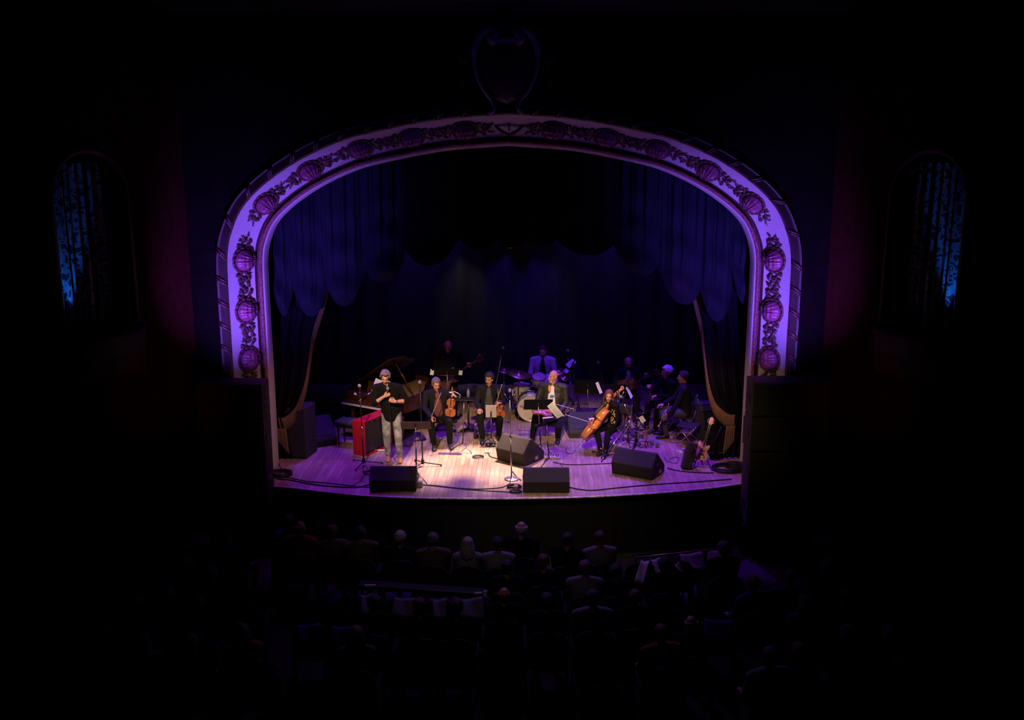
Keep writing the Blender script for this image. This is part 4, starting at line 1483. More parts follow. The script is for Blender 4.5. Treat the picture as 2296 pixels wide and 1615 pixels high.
def cymbal(label, px, py, y, r, tx, ty, stand=True):
    c = PY(px, py, y)
    t = thing('cymbal', label, 'cymbal', mtx=Matrix.Translation(c) @ Matrix.Rotation(R(tx), 4, 'X') @ Matrix.Rotation(R(ty), 4, 'Y'), group='cymbals of the kit')
    MB().lathe([(.001, .030), (.03, .028), (.045, .012), (r * .6, .004), (r, -.006), (r, -.008), (r * .6, .001), (.04, .008), (.001, .02)], n=36).build('plate', mat('cymbal_bronze', (.55, .40, .22), .32, metal=.9), t, True)
    MB().lathe([(.001, .06), (.012, .055), (.012, .035), (.001, .033)], n=8).build('wing_nut', 'chrome', t, True)
    s = thing('cymbal_stand', 'chrome stand under the ' + label, 'cymbal stand', (c.x, c.y, 0), 0, 'stands of the cymbals')
    MB().tube([(0, 0, .3), (0, 0, c.z - .01)], .010, 6).build('tube', 'chrome', s, True)
    for k in range(3):
        a = R(30 + 120 * k)
        MB().tube([(0, 0, .36), (math.cos(a) * .20, math.sin(a) * .20, .012)], .008, 6).build('leg', 'chrome', s, True)
    return t


cymbal('crash cymbal highest at the left of the kit', 1130, 829, 21.7, .24, 6, 14)
cymbal('ride cymbal tilted over the floor tom', 1163, 839, 20.95, .27, 8, 12)
cymbal('hi-hat cymbal low behind the curly-haired violinist', 1078, 868, 21.5, .19, 1, 0)
cymbal('crash cymbal behind the bald man\'s head', 1252, 832, 21.9, .22, 10, -5)
cymbal('small cymbal to the right of the snare drum', 1268, 847, 21.4, .15, 14, 14)

# ---------------------------------------------------------------- reeds and brass on pegs at the right
def wind(label, cat, name, px, py, h, m, bell=.035, rz=0, lean=(0, 0), bend=False):
    p = P(px, py)
    t = thing(name, label, cat, (p.x, p.y, 0), R(rz), 'wind instruments on their stands')
    top = Vector((lean[0], lean[1], h))
    rr = [bell, bell * .6, .018, .016, .014, .010]
    MB().tube([top * k + Vector((0, 0, .05)) for k in (0, .06, .15, .5, .9, 1)], rr, 10).build('body_tube', m, t, True)
    for k in range(6):
        q = top * (.25 + .11 * k) + Vector((0, -.020, .05))
        MB().ell(q, (.012, .008, .014), n=8, m=5).build('key', 'chrome', t, True)
    MB().tube([top + Vector((0, 0, .05)), top + Vector((0, -.03, .10))], [.009, .006], 6).build('mouthpiece', 'ebony', t, True)
    for k in range(3):
        a = R(90 + 120 * k)
        MB().tube([(0, 0, .05), (math.cos(a) * .13, math.sin(a) * .13, .01)], .008, 5).build('peg_leg', 'blackm', t, True)
    return t


wind('black clarinet on a peg, tallest of the instruments behind the right-hand wedge', 'clarinet', 'clarinet', 1424, 1003, .62, 'ebony')
wind('brass soprano saxophone standing on a peg right of the clarinet', 'saxophone', 'soprano_saxophone', 1449, 1003, .40, 'brass', .05)
wind('dark clarinet on a peg near the slanting chrome boom', 'clarinet', 'clarinet', 1408, 996, .50, 'ebony')
# hanging tenor saxophone
p = P(1400, 985)
t = thing('tenor_saxophone', 'gold tenor saxophone standing behind the cellist\'s arm', 'saxophone', (p.x, p.y + .1, 0), R(15))
MB().tube([(.02, 0, .95), (-.03, 0, .98), (-.05, 0, .92), (-.03, 0, .6), (-.01, 0, .32), (.02, 0, .24), (.07, 0, .25), (.10, 0, .34), (.13, -.02, .50)], [.010, .012, .014, .022, .030, .034, .038, .045, .075], 12).build('body_tube', 'brass', t, True)
for k in range(7):
    MB().ell((-.035 + .003 * k, -.03, .86 - k * .075), (.018, .012, .018), n=8, m=5).build('key', 'brass', t, True)
for k in range(3):
    a = R(90 + 120 * k)
    MB().tube([(.02, 0, .24), (math.cos(a) * .2, math.sin(a) * .2, .01)], .009, 5).build('stand_leg', 'blackm', t, True)
for k, (px, py) in enumerate(((1462, 998), (1474, 1003))):
    p = P(px, py)
    t = thing('drinking_glass', ('clear tumbler on the floor left of the pair by the trumpet player', 'clear tumbler on the floor right of the pair by the trumpet player')[k], 'glass', (p.x, p.y, 0), 0, 'tumblers on the floor')
    MB().lathe([(.001, .004), (.035, .004), (.042, .13), (.039, .13), (.032, .012), (.001, .012)], n=14).build('tumbler', 'glass', t, True)
# cluster of chrome mutes
for k, (px, py, h, r) in enumerate(((1402, 975, .14, .05), (1412, 972, .16, .045), (1438, 984, .12, .06), (1434, 1000, .10, .04))):
    p = P(px, py)
    t = thing('trumpet_mute', ('shiny mute farthest left behind the right wedge', 'tall shiny mute second from the left behind the right wedge', 'widest shiny mute behind the right wedge', 'smallest shiny mute behind the right wedge')[k], 'mute', (p.x, p.y, 0), 0, 'mutes on the floor')
    MB().lathe([(.001, 0), (r, 0), (r * .95, h * .2), (r * .4, h * .9), (r * .45, h), (.001, h)], n=16).build('cone', 'chrome', t, True)
    MB().lathe([(r * .5, h * .95), (r * .62, h * .97), (r * .62, h * 1.02), (.001, h * 1.04)], n=12).build('cork_rim', 'wood', t, True)


# ---------------------------------------------------------------- small things on the floor
def pedal(label, px, py, n=1, m='white', rz=0):
    p = P(px, py)
    t = thing('effects_pedal', label, 'pedal', (p.x, p.y, 0), R(rz), 'effects pedals')
    b = MB()
    b._add([(x, y, z) for x in (-.05 * n, .05 * n) for y, z in ((-.07, 0), (-.07, .035), (.07, .055), (.07, 0))], [(0, 1, 2, 3), (7, 6, 5, 4), (0, 4, 5, 1), (1, 5, 6, 2), (2, 6, 7, 3), (3, 7, 4, 0)])
    b.build('box', m, t, bevel=.004)
    for k in range(n):
        MB().lathe([(.001, .035), (.013, .035), (.013, .062), (.001, .062)], (-.05 * (n - 1) + .1 * k, -.04, 0), 10).build('footswitch', 'chrome', t, True)
        for q in (-1, 1):
            MB().lathe([(.001, .04), (.012, .04), (.010, .07), (.001, .07)], (-.05 * (n - 1) + .1 * k + q * .022, .03, 0), 8).build('knob', 'ebony', t, True)
    return t


pedal('cream pedal on the floor left of the middle wedge', 1094, 1015, 1, 'white')
pedal('row of small pedals behind the front centre wedge', 1238, 1028, 3, 'grey')
pedal('bright white pedal on the floor by the empty folding chair', 1526, 1016, 1, 'white', 30)
pedal('white box on the floor under the cellist\'s chair', 1367, 985, 1, 'white', 10)
pedal('pair of dark pedals behind the cream pedal', 1100, 1001, 2, 'blackm', 5)


def bottle(label, p, m='glass', cap='blued', h=.22, r=.033):
    t = thing('water_bottle', label, 'bottle', p, 0, 'bottles on stage')
    MB().lathe([(.001, 0), (r, 0), (r, h * .62), (r * .9, h * .7), (r * .36, h * .86), (r * .36, h * .93), (.001, h * .93)], n=14).build('bottle', m, t, True)
    MB().lathe([(r * .42, h * .9), (r * .44, h), (.001, h)], n=12).build('cap', cap, t, True)


stl = thing('side_stool', 'small black table between the two violinists', 'table', (PY(1050, 900, 19.9).x, 19.9, 0))
zt = PY(1050, 893, 19.9).z
MB().lathe([(.001, zt - .02), (.16, zt - .02), (.16, zt), (.001, zt)], n=24).build('top', 'blackm', stl)
MB().tube([(0, 0, .02), (0, 0, zt - .02)], .02, 8).build('post', 'blackm', stl, True)
MB().lathe([(.001, 0), (.15, 0), (.13, .02), (.001, .03)], n=20).build('base', 'blackm', stl)
bottle('water bottle with a blue cap on the small table between the violinists', (PY(1050, 893, 19.9).x, 19.9, zt))
p = P(1066, 984)
bottle('dark flask on the floor beside the curly-haired violinist', p, 'shoe', 'steel', .26, .036)


def cable(label, pts, r=.009, m='cable', n=8):
    pts = [tuple(P(x, y) + Vector((0, 0, r))) if len(q) == 2 else q for q in pts for x, y in [q[:2]]]
    o = MB().tube(catmull(pts, n), r, 6).build('floor_cable', m, None, True)
    return tag(o, label, 'cable', 'cables on the stage floor')


def coil(label, px, py, r, n, th=.008):
    p = P(px, py)
    rnd = random.Random(px)
    pts = []
    for k in range(n * 14):
        a = 2 * PI * k / 14
        rr = r * (1 + .12 * math.sin(a * .37 + px))
        pts.append((p.x + rr * math.cos(a), p.y + rr * .8 * math.sin(a), th + .012 * (k / 14) * .6 + .004 * rnd.random()))
    o = MB().tube(pts, th, 5).build('cable_coil', 'cable', None, True)
    return tag(o, label, 'cable', 'coiled cables')


cable('long cable running from the left wedge to the coil by the right wedge', [(945, 1089), (975, 1090), (1020, 1095), (1070, 1098), (1120, 1095), (1140, 1088)])
cable('lower cable running along the lip to the coil by the right wedge', [(948, 1088), (1010, 1095), (1060, 1100), (1110, 1103), (1145, 1105)])
cable('cable from the cream pedal past the middle wedge', [(1094, 1017), (1100, 1025), (1115, 1030), (1150, 1042), (1165, 1047)])
cable('cable trailing from the round-based mic stand to the wedge', [(1146, 1052), (1150, 1060), (1160, 1072), (1168, 1078)])
cable('cable along the lip from the right front wedge to the right wing', [(1276, 1094), (1300, 1099), (1330, 1101), (1370, 1097), (1420, 1092), (1480, 1087), (1560, 1082), (1640, 1076)], .011)
cable('cable crossing behind the front right wedge to the guitar stand', [(1240, 1038), (1275, 1043), (1330, 1042), (1376, 1040)], .009)
cable('cable from the right wedge to the base of the guitar stand', [(1496, 1051), (1520, 1057), (1560, 1061), (1600, 1062)], .011)
cable('thick cable bundle sweeping from the left corner along the lip', [(622, 1076), (650, 1078), (690, 1086), (740, 1092), (800, 1094), (828, 1088)], .012)
cable('second cable of the bundle at the left corner', [(628, 1070), (655, 1074), (690, 1081), (740, 1085), (790, 1091), (828, 1094)], .009)
cable('thin cable dropping down beside the left jamb', [(624, 1040), (630, 1052), (628, 1062), (640, 1072)], .008)
cable('thin cable looping beneath the stand left of the singer', [(818, 1044), (826, 1056), (815, 1070), (806, 1080), (790, 1090)], .006)
cable('thin cable curling on the floor left of the cellist', [(1290, 1010), (1282, 1018), (1268, 1014), (1272, 1002)], .005)
cable('thin cable looping behind the right wedge', [(1500, 1030), (1520, 1026), (1516, 1040), (1496, 1034), (1490, 1026)], .005)
coil('neat coil of cable lying by the front centre wedge', 1153, 1094, .115, 5)
coil('loose coil of cable lying below the front centre coil', 1156, 1104, .10, 3)
coil('loose coil under the tripod at the left of the singer', 832, 1062, .13, 3)
coil('coil lying by the lamp stand between the violinists', 1072, 1026, .10, 3, .006)
coil('blue-lit loops of cable behind the bright white pedal', 1544, 1016, .12, 5, .006)
coil('large heap of looped cable at the foot of the right jamb', 1632, 1054, .28, 9, .008)
coil('second heap of cable by the right jamb', 1652, 1048, .20, 7, .009)
coil('tangle of cable at the foot of the left jamb', 628, 1066, .20, 8, .011)
p = P(942, 1092)
t = thing('cable_connector_box', 'small grey connector box beside the left front wedge', 'connector', (p.x, p.y, 0))
MB().box((0, 0, .05), (.10, .09, .10)).build('box', 'steel', t, bevel=.006)
MB().box((-.07, 0, .04), (.06, .06, .06)).build('plug', 'blackm', t, bevel=.006)
p = P(1157, 1099)
t = thing('cable_connector_box', 'pinkish plug lying on the coil by the front centre wedge', 'connector', (p.x, p.y, .05))
MB().box((0, 0, .02), (.07, .06, .04)).build('box', 'skin', t, bevel=.006)
MB().tube([(0, -.06, .0), (.0, -.12, .0)], .018, 8).build('plug', 'chrome', t, True)


def chair(label, loc, rz, s=1.0):
    t = thing('folding_chair', label, 'chair', loc, rz, 'folding chairs on stage')
    MB().box((0, 0, .445), (.41, .39, .035)).build('seat', 'seat', t, bevel=.012)
    b = MB()
    b.grid(lambda u, v: Vector(((u - .5) * .42, .21 + .04 * v - .03 * math.sin(PI * u), .64 + .20 * v)), 10, 4)
    b.build('backrest', 'seat', t, True, solid=.02)
    for x in (-.20, .20):
        MB().tube([(x, .26, .86), (x, .19, .46), (x, -.22, .01)], .011, 6).build('front_leg', 'steel', t, True)
        MB().tube([(x * .95, -.12, .44), (x * .95, .24, .01)], .011, 6).build('rear_leg', 'steel', t, True)
    MB().tube([(-.2, -.14, .10), (.2, -.14, .10)], .008, 6).build('stretcher', 'steel', t, True)
    return t


p = P(1550, 1010)
t = thing('folding_stool', 'empty low folding seat with blue-lit top by the pale guitar', 'stool', (p.x, p.y + .35, 0), R(-30))
b = MB()
b.grid(lambda u, v: Vector(((u - .5) * .40, (v - .5) * .34, .42 - .02 * math.sin(PI * u) + .03 * v)), 12, 6)
b.build('seat', 'seat', t, True, solid=.02)
for y in (-.15, .15):
    MB().tube([(-.19, y, .42), (.19, y, .012)], .010, 6).build('leg', 'chrome', t, True)
    MB().tube([(.19, y, .42), (-.19, y, .012)], .010, 6).build('leg', 'chrome', t, True)
# stage lamp peeping below the valance
c = PY(1145, 545, 18.7)
t = thing('stage_lamp', 'dark stage lantern peeping below the centre of the valance', 'lantern', (c.x, c.y, c.z))
MB().lathe([(.001, .22), (.07, .2), (.10, .08), (.11, -.06), (.10, -.07), (.001, -.04)], n=18, rot=Matrix.Rotation(R(20), 3, 'X')).build('housing', 'blackm', t, True)
MB().tube([(-.13, 0, .06), (-.13, 0, .30), (0, 0, .36), (.13, 0, .30), (.13, 0, .06)], .010, 6).build('yoke', 'blackm', t, True)
MB().tube([(0, 0, .36), (0, 0, 7.2 - c.z)], .014, 6).build('hanging_rod', 'blackm', t, True)


# ================================================================ PEOPLE
def ik(a, c, l1, l2, pole):
    a, c = Vector(a), Vector(c)
    d = c - a
    L = min(d.length, (l1 + l2) * .998)
    dn = d.normalized()
    c = a + dn * L
    x = (l1 * l1 - l2 * l2 + L * L) / (2 * L)
    h = math.sqrt(max(0, l1 * l1 - x * x))
    p = Vector(pole)
    p = (p - dn * p.dot(dn)).normalized()
    return a + dn * x + p * h, c


def hand_mesh(b, w_, d, nrm, curl, side, s=1.0, spread=.2):
    """w_ wrist, d pointing direction, nrm palm normal (palm side), side +1 if thumb is at +lat"""
    d = Vector(d).normalized()
    n = Vector(nrm)
    n = (n - d * n.dot(d)).normalized()
    lat = d.cross(n) * side
    b.tube([w_ - d * .02 * s, w_ + d * .03 * s, w_ + d * .088 * s], [.027 * s, .038 * s, .040 * s], 10, True, .45, up=n)
    # use explicit palm slab too
    rs = []
    for t, wd, th in ((.0, .026, .017), (.03, .036, .017), (.06, .040, .016), (.09, .041, .013), (.097, .036, .010)):
        c = w_ + d * t * s
        rs.append([c + lat * math.cos(a) * wd * s + n * math.sin(a) * th * s for a in [2 * PI * k / 10 for k in range(10)]])
    b.rings(rs)
    for k, fl_ in enumerate((.92, 1.0, .95, .76)):
        off = (.030 - .020 * k)
        p = w_ + d * .088 * s + lat * off * s
        q = (d + lat * (.5 - k / 3) * spread * .6).normalized()
        pts = [p - d * .01 * s]
        ang = 0
        for L, cc in ((.042, 1.0), (.027, 1.15), (.020, .8)):
            ang += curl * cc
            pts.append(pts[-1] + (q * math.cos(ang) + n * math.sin(ang)) * L * s * fl_)
        b.tube(pts, [.0098 * s, .0092 * s, .0085 * s, .0075 * s], 7, True)
    p = w_ + d * .025 * s + lat * .030 * s
    t1 = p + (d * .6 + lat * .75 + n * .35 * (1 + curl)).normalized() * .042 * s
    t2 = t1 + (d * .9 + lat * (.25 - .4 * curl) + n * .45 * (1 + curl)).normalized() * .034 * s
    t3 = t2 + (d * .9 - lat * .5 * curl + n * .4).normalized() * .022 * s
    b.tube([p - d * .01 * s, t1, t2, t3], [.013 * s, .0115 * s, .0105 * s, .009 * s], 7, True)


def ring_at(c, rx, ry, X, Y, n=16):
    return [c + X * (rx * math.cos(2 * PI * k / n)) + Y * (ry * math.sin(2 * PI * k / n)) for k in range(n)]


def scalp_dirs(n, seed=1):
    out = []
    for i in range(n):
        z = 1 - 2 * (i + .5) / n
        r = math.sqrt(1 - z * z)
        a = i * 2.399963
        out.append(Vector((r * math.cos(a), r * math.sin(a), z)))
    return out


def person(label, loc, rz, s=1.0, seated=True, pelvis=None, lean=(0, -.05), tilt=(0, 0), head=(0, 0, 0), RW=None, LW=None, RA=None, LA=None, rpole=(-.38, .35, -1), lpole=(.38, .35, -1),
           rhand=((0, -1, -.1), (0, 0, -1), .5), lhand=((0, -1, -.1), (0, 0, -1), .5), rkpole=(-.25, -1, .6), lkpole=(.25, -1, .6), belly=0.0, female=False,
           skin='skin', hair='short', haircol='hgrey', top='bcloth2', sleeve='long', inner=None, trousers='bcloth', shoes='shoe', twist=0.0, glasses=False, watch=False, beard=None,
           hem=.0, coarse=1.0, sock=None, facing_detail=True, collar=True, group=None, wide=1.0):
    t = thing('person', label, 'person', loc, R(rz), group)
    S = s
    if pelvis is None:
        pelvis = (0, 0, .53 if seated else .95)
    Pv = Vector(pelvis) * S
    lx = lean[0] * S
    ly = lean[1] * S
    tw = Matrix.Rotation(R(twist), 3, 'Z')
    up = Vector((lx, ly, .50 * S))
    spine = lambda f: Pv + Vector((lx * f, ly * f * f, .50 * S * f * math.sqrt(max(.3, 1 - (lean[0] ** 2 + lean[1] ** 2) * .8))))
    N = spine(1.0)
    sw = (.165 if female else .195) * S * wide
    shR = N + tw @ Vector((-sw, .0, -.040 * S))
    shL = N + tw @ Vector((sw, .0, -.040 * S))
    hipR = Pv + Vector((-.095, 0, -.03)) * S
    hipL = Pv + Vector((.095, 0, -.03)) * S
    if RA is None:
        RA = (-.12, -.46 if seated else 0, .085)
    if LA is None:
        LA = (.12, -.46 if seated else 0, .085)
    RA, LA = Vector(RA), Vector(LA)
    RA = Vector((RA.x * S, RA.y * S, RA.z)); LA = Vector((LA.x * S, LA.y * S, LA.z))
    kR, aR = ik(hipR, RA, .43 * S, .43 * S, rkpole)
    kL, aL = ik(hipL, LA, .43 * S, .43 * S, lkpole)
    RW = Vector(RW) * S if RW else Vector((-.17, -.38, .62)) * S
    LW = Vector(LW) * S if LW else Vector((.17, -.38, .62)) * S
    eR, wR = ik(shR, RW, .29 * S, .26 * S, rpole)
    eL, wL = ik(shL, LW, .29 * S, .26 * S, lpole)
    Hm = Matrix.Translation(N + Vector((tilt[0], -.015 + tilt[1], .155)) * S) @ Matrix.Rotation(R(head[0]), 4, 'Z') @ Matrix.Rotation(R(head[1]), 4, 'X') @ Matrix.Rotation(R(head[2]), 4, 'Y') @ Matrix.Scale(S * .97, 4)
    XX = tw @ Vector((1, 0, 0))
    YY = tw @ Vector((0, 1, 0))

    fw = 1.0 if not female else .88

    def torso(b, inf, hip=True, z0=-.10):
        prof = [(z0, .16, .115), (-.03, .168, .122), (.10, .158, .115 + belly * .6), (.22, .150, .108 + belly), (.36, .160, .112 + belly * .9), (.56, .170, .116 + belly * .4), (.74, .182, .118), (.86, .180, .105), (.94, .135, .085), (1.0, .075, .065)]
        rs = []
        for f, rx, ry in prof:
            k = max(0, min(1, f))
            Xa = Vector((1, 0, 0)).lerp(XX, k).normalized()
            Ya = Vector((0, 1, 0)).lerp(YY, k).normalized()
            c = spine(k) if f >= 0 else Pv + Vector((0, 0, f * .5 * S))
            g = wide if f > .2 else 1 + (wide - 1) * .5
            rs.append(ring_at(c - Ya * (belly * S * .5 if .05 < f < .7 else 0), (rx * fw * g + inf) * S, (ry * fw + inf) * S, Xa, Ya))
        b.rings(rs)

    def shoulders(b, inf):
        for q in (shR, shL):
            b.tube([N + (q - N) * .25 + Vector((0, 0, .005)), q], [(.062 + inf) * S, (.062 + inf) * S], 10, True)

    def arm(b, sh, e, w_, inf, upto='long', r=(.054, .043, .037, .032)):
        rr = [(x * fw + inf) * S for x in r]
        b.tube([sh, sh.lerp(e, .5), e], [rr[0], rr[0] * .92, rr[1]], 10, True)
        if upto == 'long':
            b.tube([e, e.lerp(w_, .4), e.lerp(w_, .94)], [rr[1], rr[1] * .98, rr[3] + .004], 10, True)
        elif upto == 'half':
            b.tube([e, e.lerp(w_, .22)], [rr[1], rr[1]], 10, True)

    def leg(b, h, k, a, inf, r=(.090, .068, .055, .045)):
        rr = [(x * (1.0 if not female else .9) + inf) * S for x in r]
        b.tube([h, h.lerp(k, .5), k], [rr[0], rr[0] * .88, rr[1]], 12, True)
        b.tube([k, k.lerp(a, .35), a.lerp(k, .04)], [rr[1], rr[2] + .008, rr[3]], 12, True)

    # ---- body
    b = MB()
    torso(b, -.012)
    shoulders(b, -.012)
    arm(b, shR, eR, wR, -.008, 'no'); arm(b, shL, eL, wL, -.008, 'no')
    for e, w_ in ((eR, wR), (eL, wL)):
        b.tube([e, e.lerp(w_, .35), w_], [.040 * S, .042 * S, .027 * S], 10, True)
    leg(b, hipR, kR, aR, -.014); leg(b, hipL, kL, aL, -.014)
    for a, kk in ((aR, kR), (aL, kL)):
        fd_ = Vector((a.x - hipR.x if a is aR else a.x - hipL.x, -.5, 0)).normalized()
        b.tube([a + Vector((0, 0, .02)), a + Vector((0, 0, -.03 * S)), a + fd_ * .09 * S + Vector((0, 0, -.05 * S))], [.036 * S, .036 * S, .026 * S], 8, True)
    b.tube([N - Vector((0, 0, .03)), Hm @ Vector((0, .01, -.06))], [.060 * S * fw, .054 * S * fw], 12, True)
    b.T = Hm
    b.ell((0, .018, .035), (.076, .096, .092), n=18, m=12)
    b.ell((0, -.022, -.030), (.062, .070, .083), n=16, m=12)
    b.ell((0, -.052, -.092), (.032, .032, .026), n=12, m=8)
    b.ell((0, -.076, .024), (.048, .018, .014), n=12, m=6)
    for q in (-1, 1):
        b.ell((q * .036, -.066, -.030), (.024, .022, .022), n=10, m=6)
        b.ell((q * .077, .012, -.012), (.010, .020, .032), n=10, m=6)
    b.tube([(0, -.085, .018), (0, -.102, -.012), (0, -.112, -.028)], [.009, .011, .015], 8, True)
    b.T = None
    if coarse <= 1.0:
        hand_mesh(b, wR, rhand[0], rhand[1], rhand[2], 1 if (len(rhand) < 4) else rhand[3], S)
        hand_mesh(b, wL, lhand[0], lhand[1], lhand[2], -1 if (len(lhand) < 4) else lhand[3], S)
    else:
        hand_mesh(b, wR, rhand[0], rhand[1], rhand[2], 1, S)
        hand_mesh(b, wL, lhand[0], lhand[1], lhand[2], -1, S)
    b.build('body', skin, t, remesh=.0075 * coarse * (1 if coarse == 1 else .8), sm=2)
    # ---- face
    if facing_detail:
        for q in (-1, 1):
            b = MB(); b.T = Hm
            b.ell((q * .030, -.083, .004), (.012, .006, .0045), n=10, m=6)
            e_ = b.build('eye', 'eyew', t, True)
            b = MB(); b.T = Hm
            b.ell((q * .030, -.0885, .004), (.006, .003, .0045), n=8, m=6)
            tag(b.build('iris', 'eye', e_, True), 'dark iris')
            b = MB(); b.T = Hm
            b.tube([(q * .014, -.094, .020), (q * .030, -.095, .026), (q * .048, -.086, .021)], [.004, .005, .003], 6)
            b.build('eyebrow', haircol if haircol != 'hwhite' else 'hgrey', t)
        b = MB(); b.T = Hm
        b.ell((0, -.0905, -.060), (.022, .007, .006), n=12, m=6)
        b.build('lips', 'lip', t, True)
    # ---- hair
    if hair != 'bald':
        b = MB(); b.T = Hm
        rnd = random.Random(len(label))
        curly = hair in ('curly', 'curls')
        nn = 320 if not curly else 240
        for d in scalp_dirs(nn):
            f = -d.y
            lim = -.45 + 1.05 * max(0, f) if hair != 'receding' else -.35 + 1.6 * max(0, f)
            if hair == 'fringe':
                if d.z > .25 or f > .2 or d.z < -.5:
                    continue
            elif d.z < lim:
                continue
            if f > 0.25 and abs(d.x) < .75 and d.z < (.52 if hair != 'receding' else .75):
                continue
            j = rnd.random()
            k = 1.04 + (.10 * j if curly else .015 * j)
            r = (.017 + .012 * rnd.random()) if curly else .017
            c = Vector((d.x * .078 * k, .018 + d.y * .100 * k, .035 + d.z * .094 * k))
            if hair == 'curls' and d.z > .3:
                c += Vector((0, -.01, .012))
            b.ell(c, (r, r, r * .85), n=7, m=5)
        if hair == 'long':
            for k in range(26):
                a = R(-6 + 192 * k / 25)     # from one cheek round the back to the other
                x, y = math.cos(a) * .084, .012 + math.sin(a) * .098
                ln = .17 + .04 * math.sin(k * 2.1)
                b.tube([(x * .9, y * .9, .06), (x * 1.12, y * 1.1, -.02), (x * 1.22, y * 1.15, -.10), (x * 1.25 + .01 * math.sin(k), y * 1.12, -ln)], [.02, .024, .024, .014], 7, True)
            for q in (-1, 1):
                b.tube([(q * .02, -.06, .118), (q * .055, -.070, .075), (q * .078, -.045, .02), (q * .092, -.020, -.08)], [.014, .015, .015, .012], 7, True)
        b.build('hair', haircol, t, remesh=(.008 if curly else .007) * coarse, sm=1 if curly else 2)
    if beard:
        b = MB(); b.T = Hm
        b.ell((0, -.052, -.086), (.044, .040, .036), n=12, m=8)
        b.tube([(-.03, -.088, -.056), (0, -.099, -.048), (.03, -.088, -.056)], [.006, .008, .006], 6)
        b.build('beard', beard, t, True)
    if glasses:
        b = MB(); b.T = Hm
        for q in (-1, 1):
            b.tube([(q * .031 + .022 * math.cos(a), -.100, .003 + .016 * math.sin(a)) for a in [k * PI / 8 for k in range(17)]], .0035, 5)
            b.tube([(q * .052, -.100, .006), (q * .078, -.05, .006), (q * .082, .01, .004)], .003, 5)
        b.tube([(-.01, -.103, .006), (.01, -.103, .006)], .003, 5)
        b.build('glasses', 'ebony', t)
    # ---- clothes
    vox = .011 * coarse
    if inner:
        b = MB()
        b.rings([ring_at(spine(f) - YY * (q + belly * bf) * fw * S, wd * S, .028 * S, XX, YY) for f, wd, q, bf in
                 ((.02, .05, .112, .5), (.12, .085, .114, .9), (.28, .088, .112, 1.35), (.45, .080, .116, 1.2), (.60, .068, .120, .9), (.74, .058, .122, .5), (.86, .050, .106, .3), (.96, .045, .07, .1))])
        b.tube([N + Vector((0, -.01, -.02)), N + Vector((0, -.015, .012)) * S], [.082 * S, .070 * S], 12)
        b.build('inner_shirt', inner, t, remesh=vox)
    b = MB()
    torso(b, .014, z0=-.16 - hem)
    shoulders(b, .014)
    arm(b, shR, eR, wR, .013, sleeve)
    arm(b, shL, eL, wL, .013, sleeve)
    o = b.build('jacket' if inner else 'shirt', top, t, remesh=vox, sm=3)
    if collar:
        b = MB()
        for q in (-1, 1):
            c = N - Vector((0, 0, .015)) * S
            b.tube([c + tw @ Vector((q * .02, .075, .012)) * S, c + tw @ Vector((q * .075, .0, .012)) * S, c + tw @ Vector((q * .055, -.075, -.03)) * S, c + tw @ Vector((q * .035, -.118 - belly * .5, -.10)) * S], [.014 * S, .016 * S, .018 * S, .008 * S], 6)
        b.build('collar', top, t, True)
    b = MB()
    b.rings([ring_at(Pv + Vector((0, 0, z * S)), (rx * fw + .006) * S, (.118 + .004) * S, Vector((1, 0, 0)), Vector((0, 1, 0))) for z, rx in ((-.11, .13), (-.04, .168), (.05, .165))])
    leg(b, hipR, kR, aR, .008); leg(b, hipL, kL, aL, .008)
    b.build('trousers', trousers, t, remesh=vox, sm=3)
    for a, kk, hp_ in ((aR, kR, hipR), (aL, kL, hipL)):
        # the toes follow the shin outwards
        fd_ = Vector((a.x - hp_.x, -.5, 0)).normalized()
        if a.z > .16 * S:
            sh_ = (a - kk).normalized()
            fd_ = (fd_ + sh_ * .3).normalized()
        b = MB()
        g = a.z - .085
        z0 = Vector((0, 0, g))
        base_ = Vector((a.x, a.y, 0))
        X = fd_.cross(Vector((0, 0, 1))).normalized()
        rs = []
        for q, wd, zt_ in ((-.065, .028, .05), (-.045, .038, .085), (.0, .040, .105), (.06, .043, .075), (.12, .048, .055), (.17, .043, .045), (.195, .022, .03)):
            c = base_ + fd_ * q * S + z0
            rs.append([c + X * (wd * S * math.cos(u)) + Vector((0, 0, .006 + (zt_ / 2 + zt_ / 2 * math.sin(u)) * S)) for u in [2 * PI * k / 12 for k in range(12)]])
        b.rings(rs)
        b.build('shoe', shoes, t, True)
    if sock:
        b = MB()
        b.tube([aR.lerp(kR, .02), aR.lerp(kR, .34)], [.046 * S, .052 * S], 12)
        b.build('sock', sock, t, True)
    if watch:
        b = MB()
        b.tube([wL.lerp(eL, .06), wL.lerp(eL, .14)], [.034 * S, .034 * S], 12)
        b.build('wristwatch', 'chrome', t, True)
    t['_m'] = 0
    del t['_m']
    M4 = Matrix.Translation(Vector(loc)) @ Matrix.Rotation(R(rz), 4, 'Z')
    return t, M4, dict(wR=M4 @ wR, wL=M4 @ wL, H=M4 @ (Hm @ Vector((0, 0, 0))), kR=M4 @ kR, kL=M4 @ kL, N=M4 @ N)


def local(loc, rz, px, py, y):
    """photo point at depth y, in the figure's own frame"""
    w_ = PY(px, py, y)
    return Matrix.Rotation(R(-rz), 3, 'Z') @ (w_ - Vector(loc))


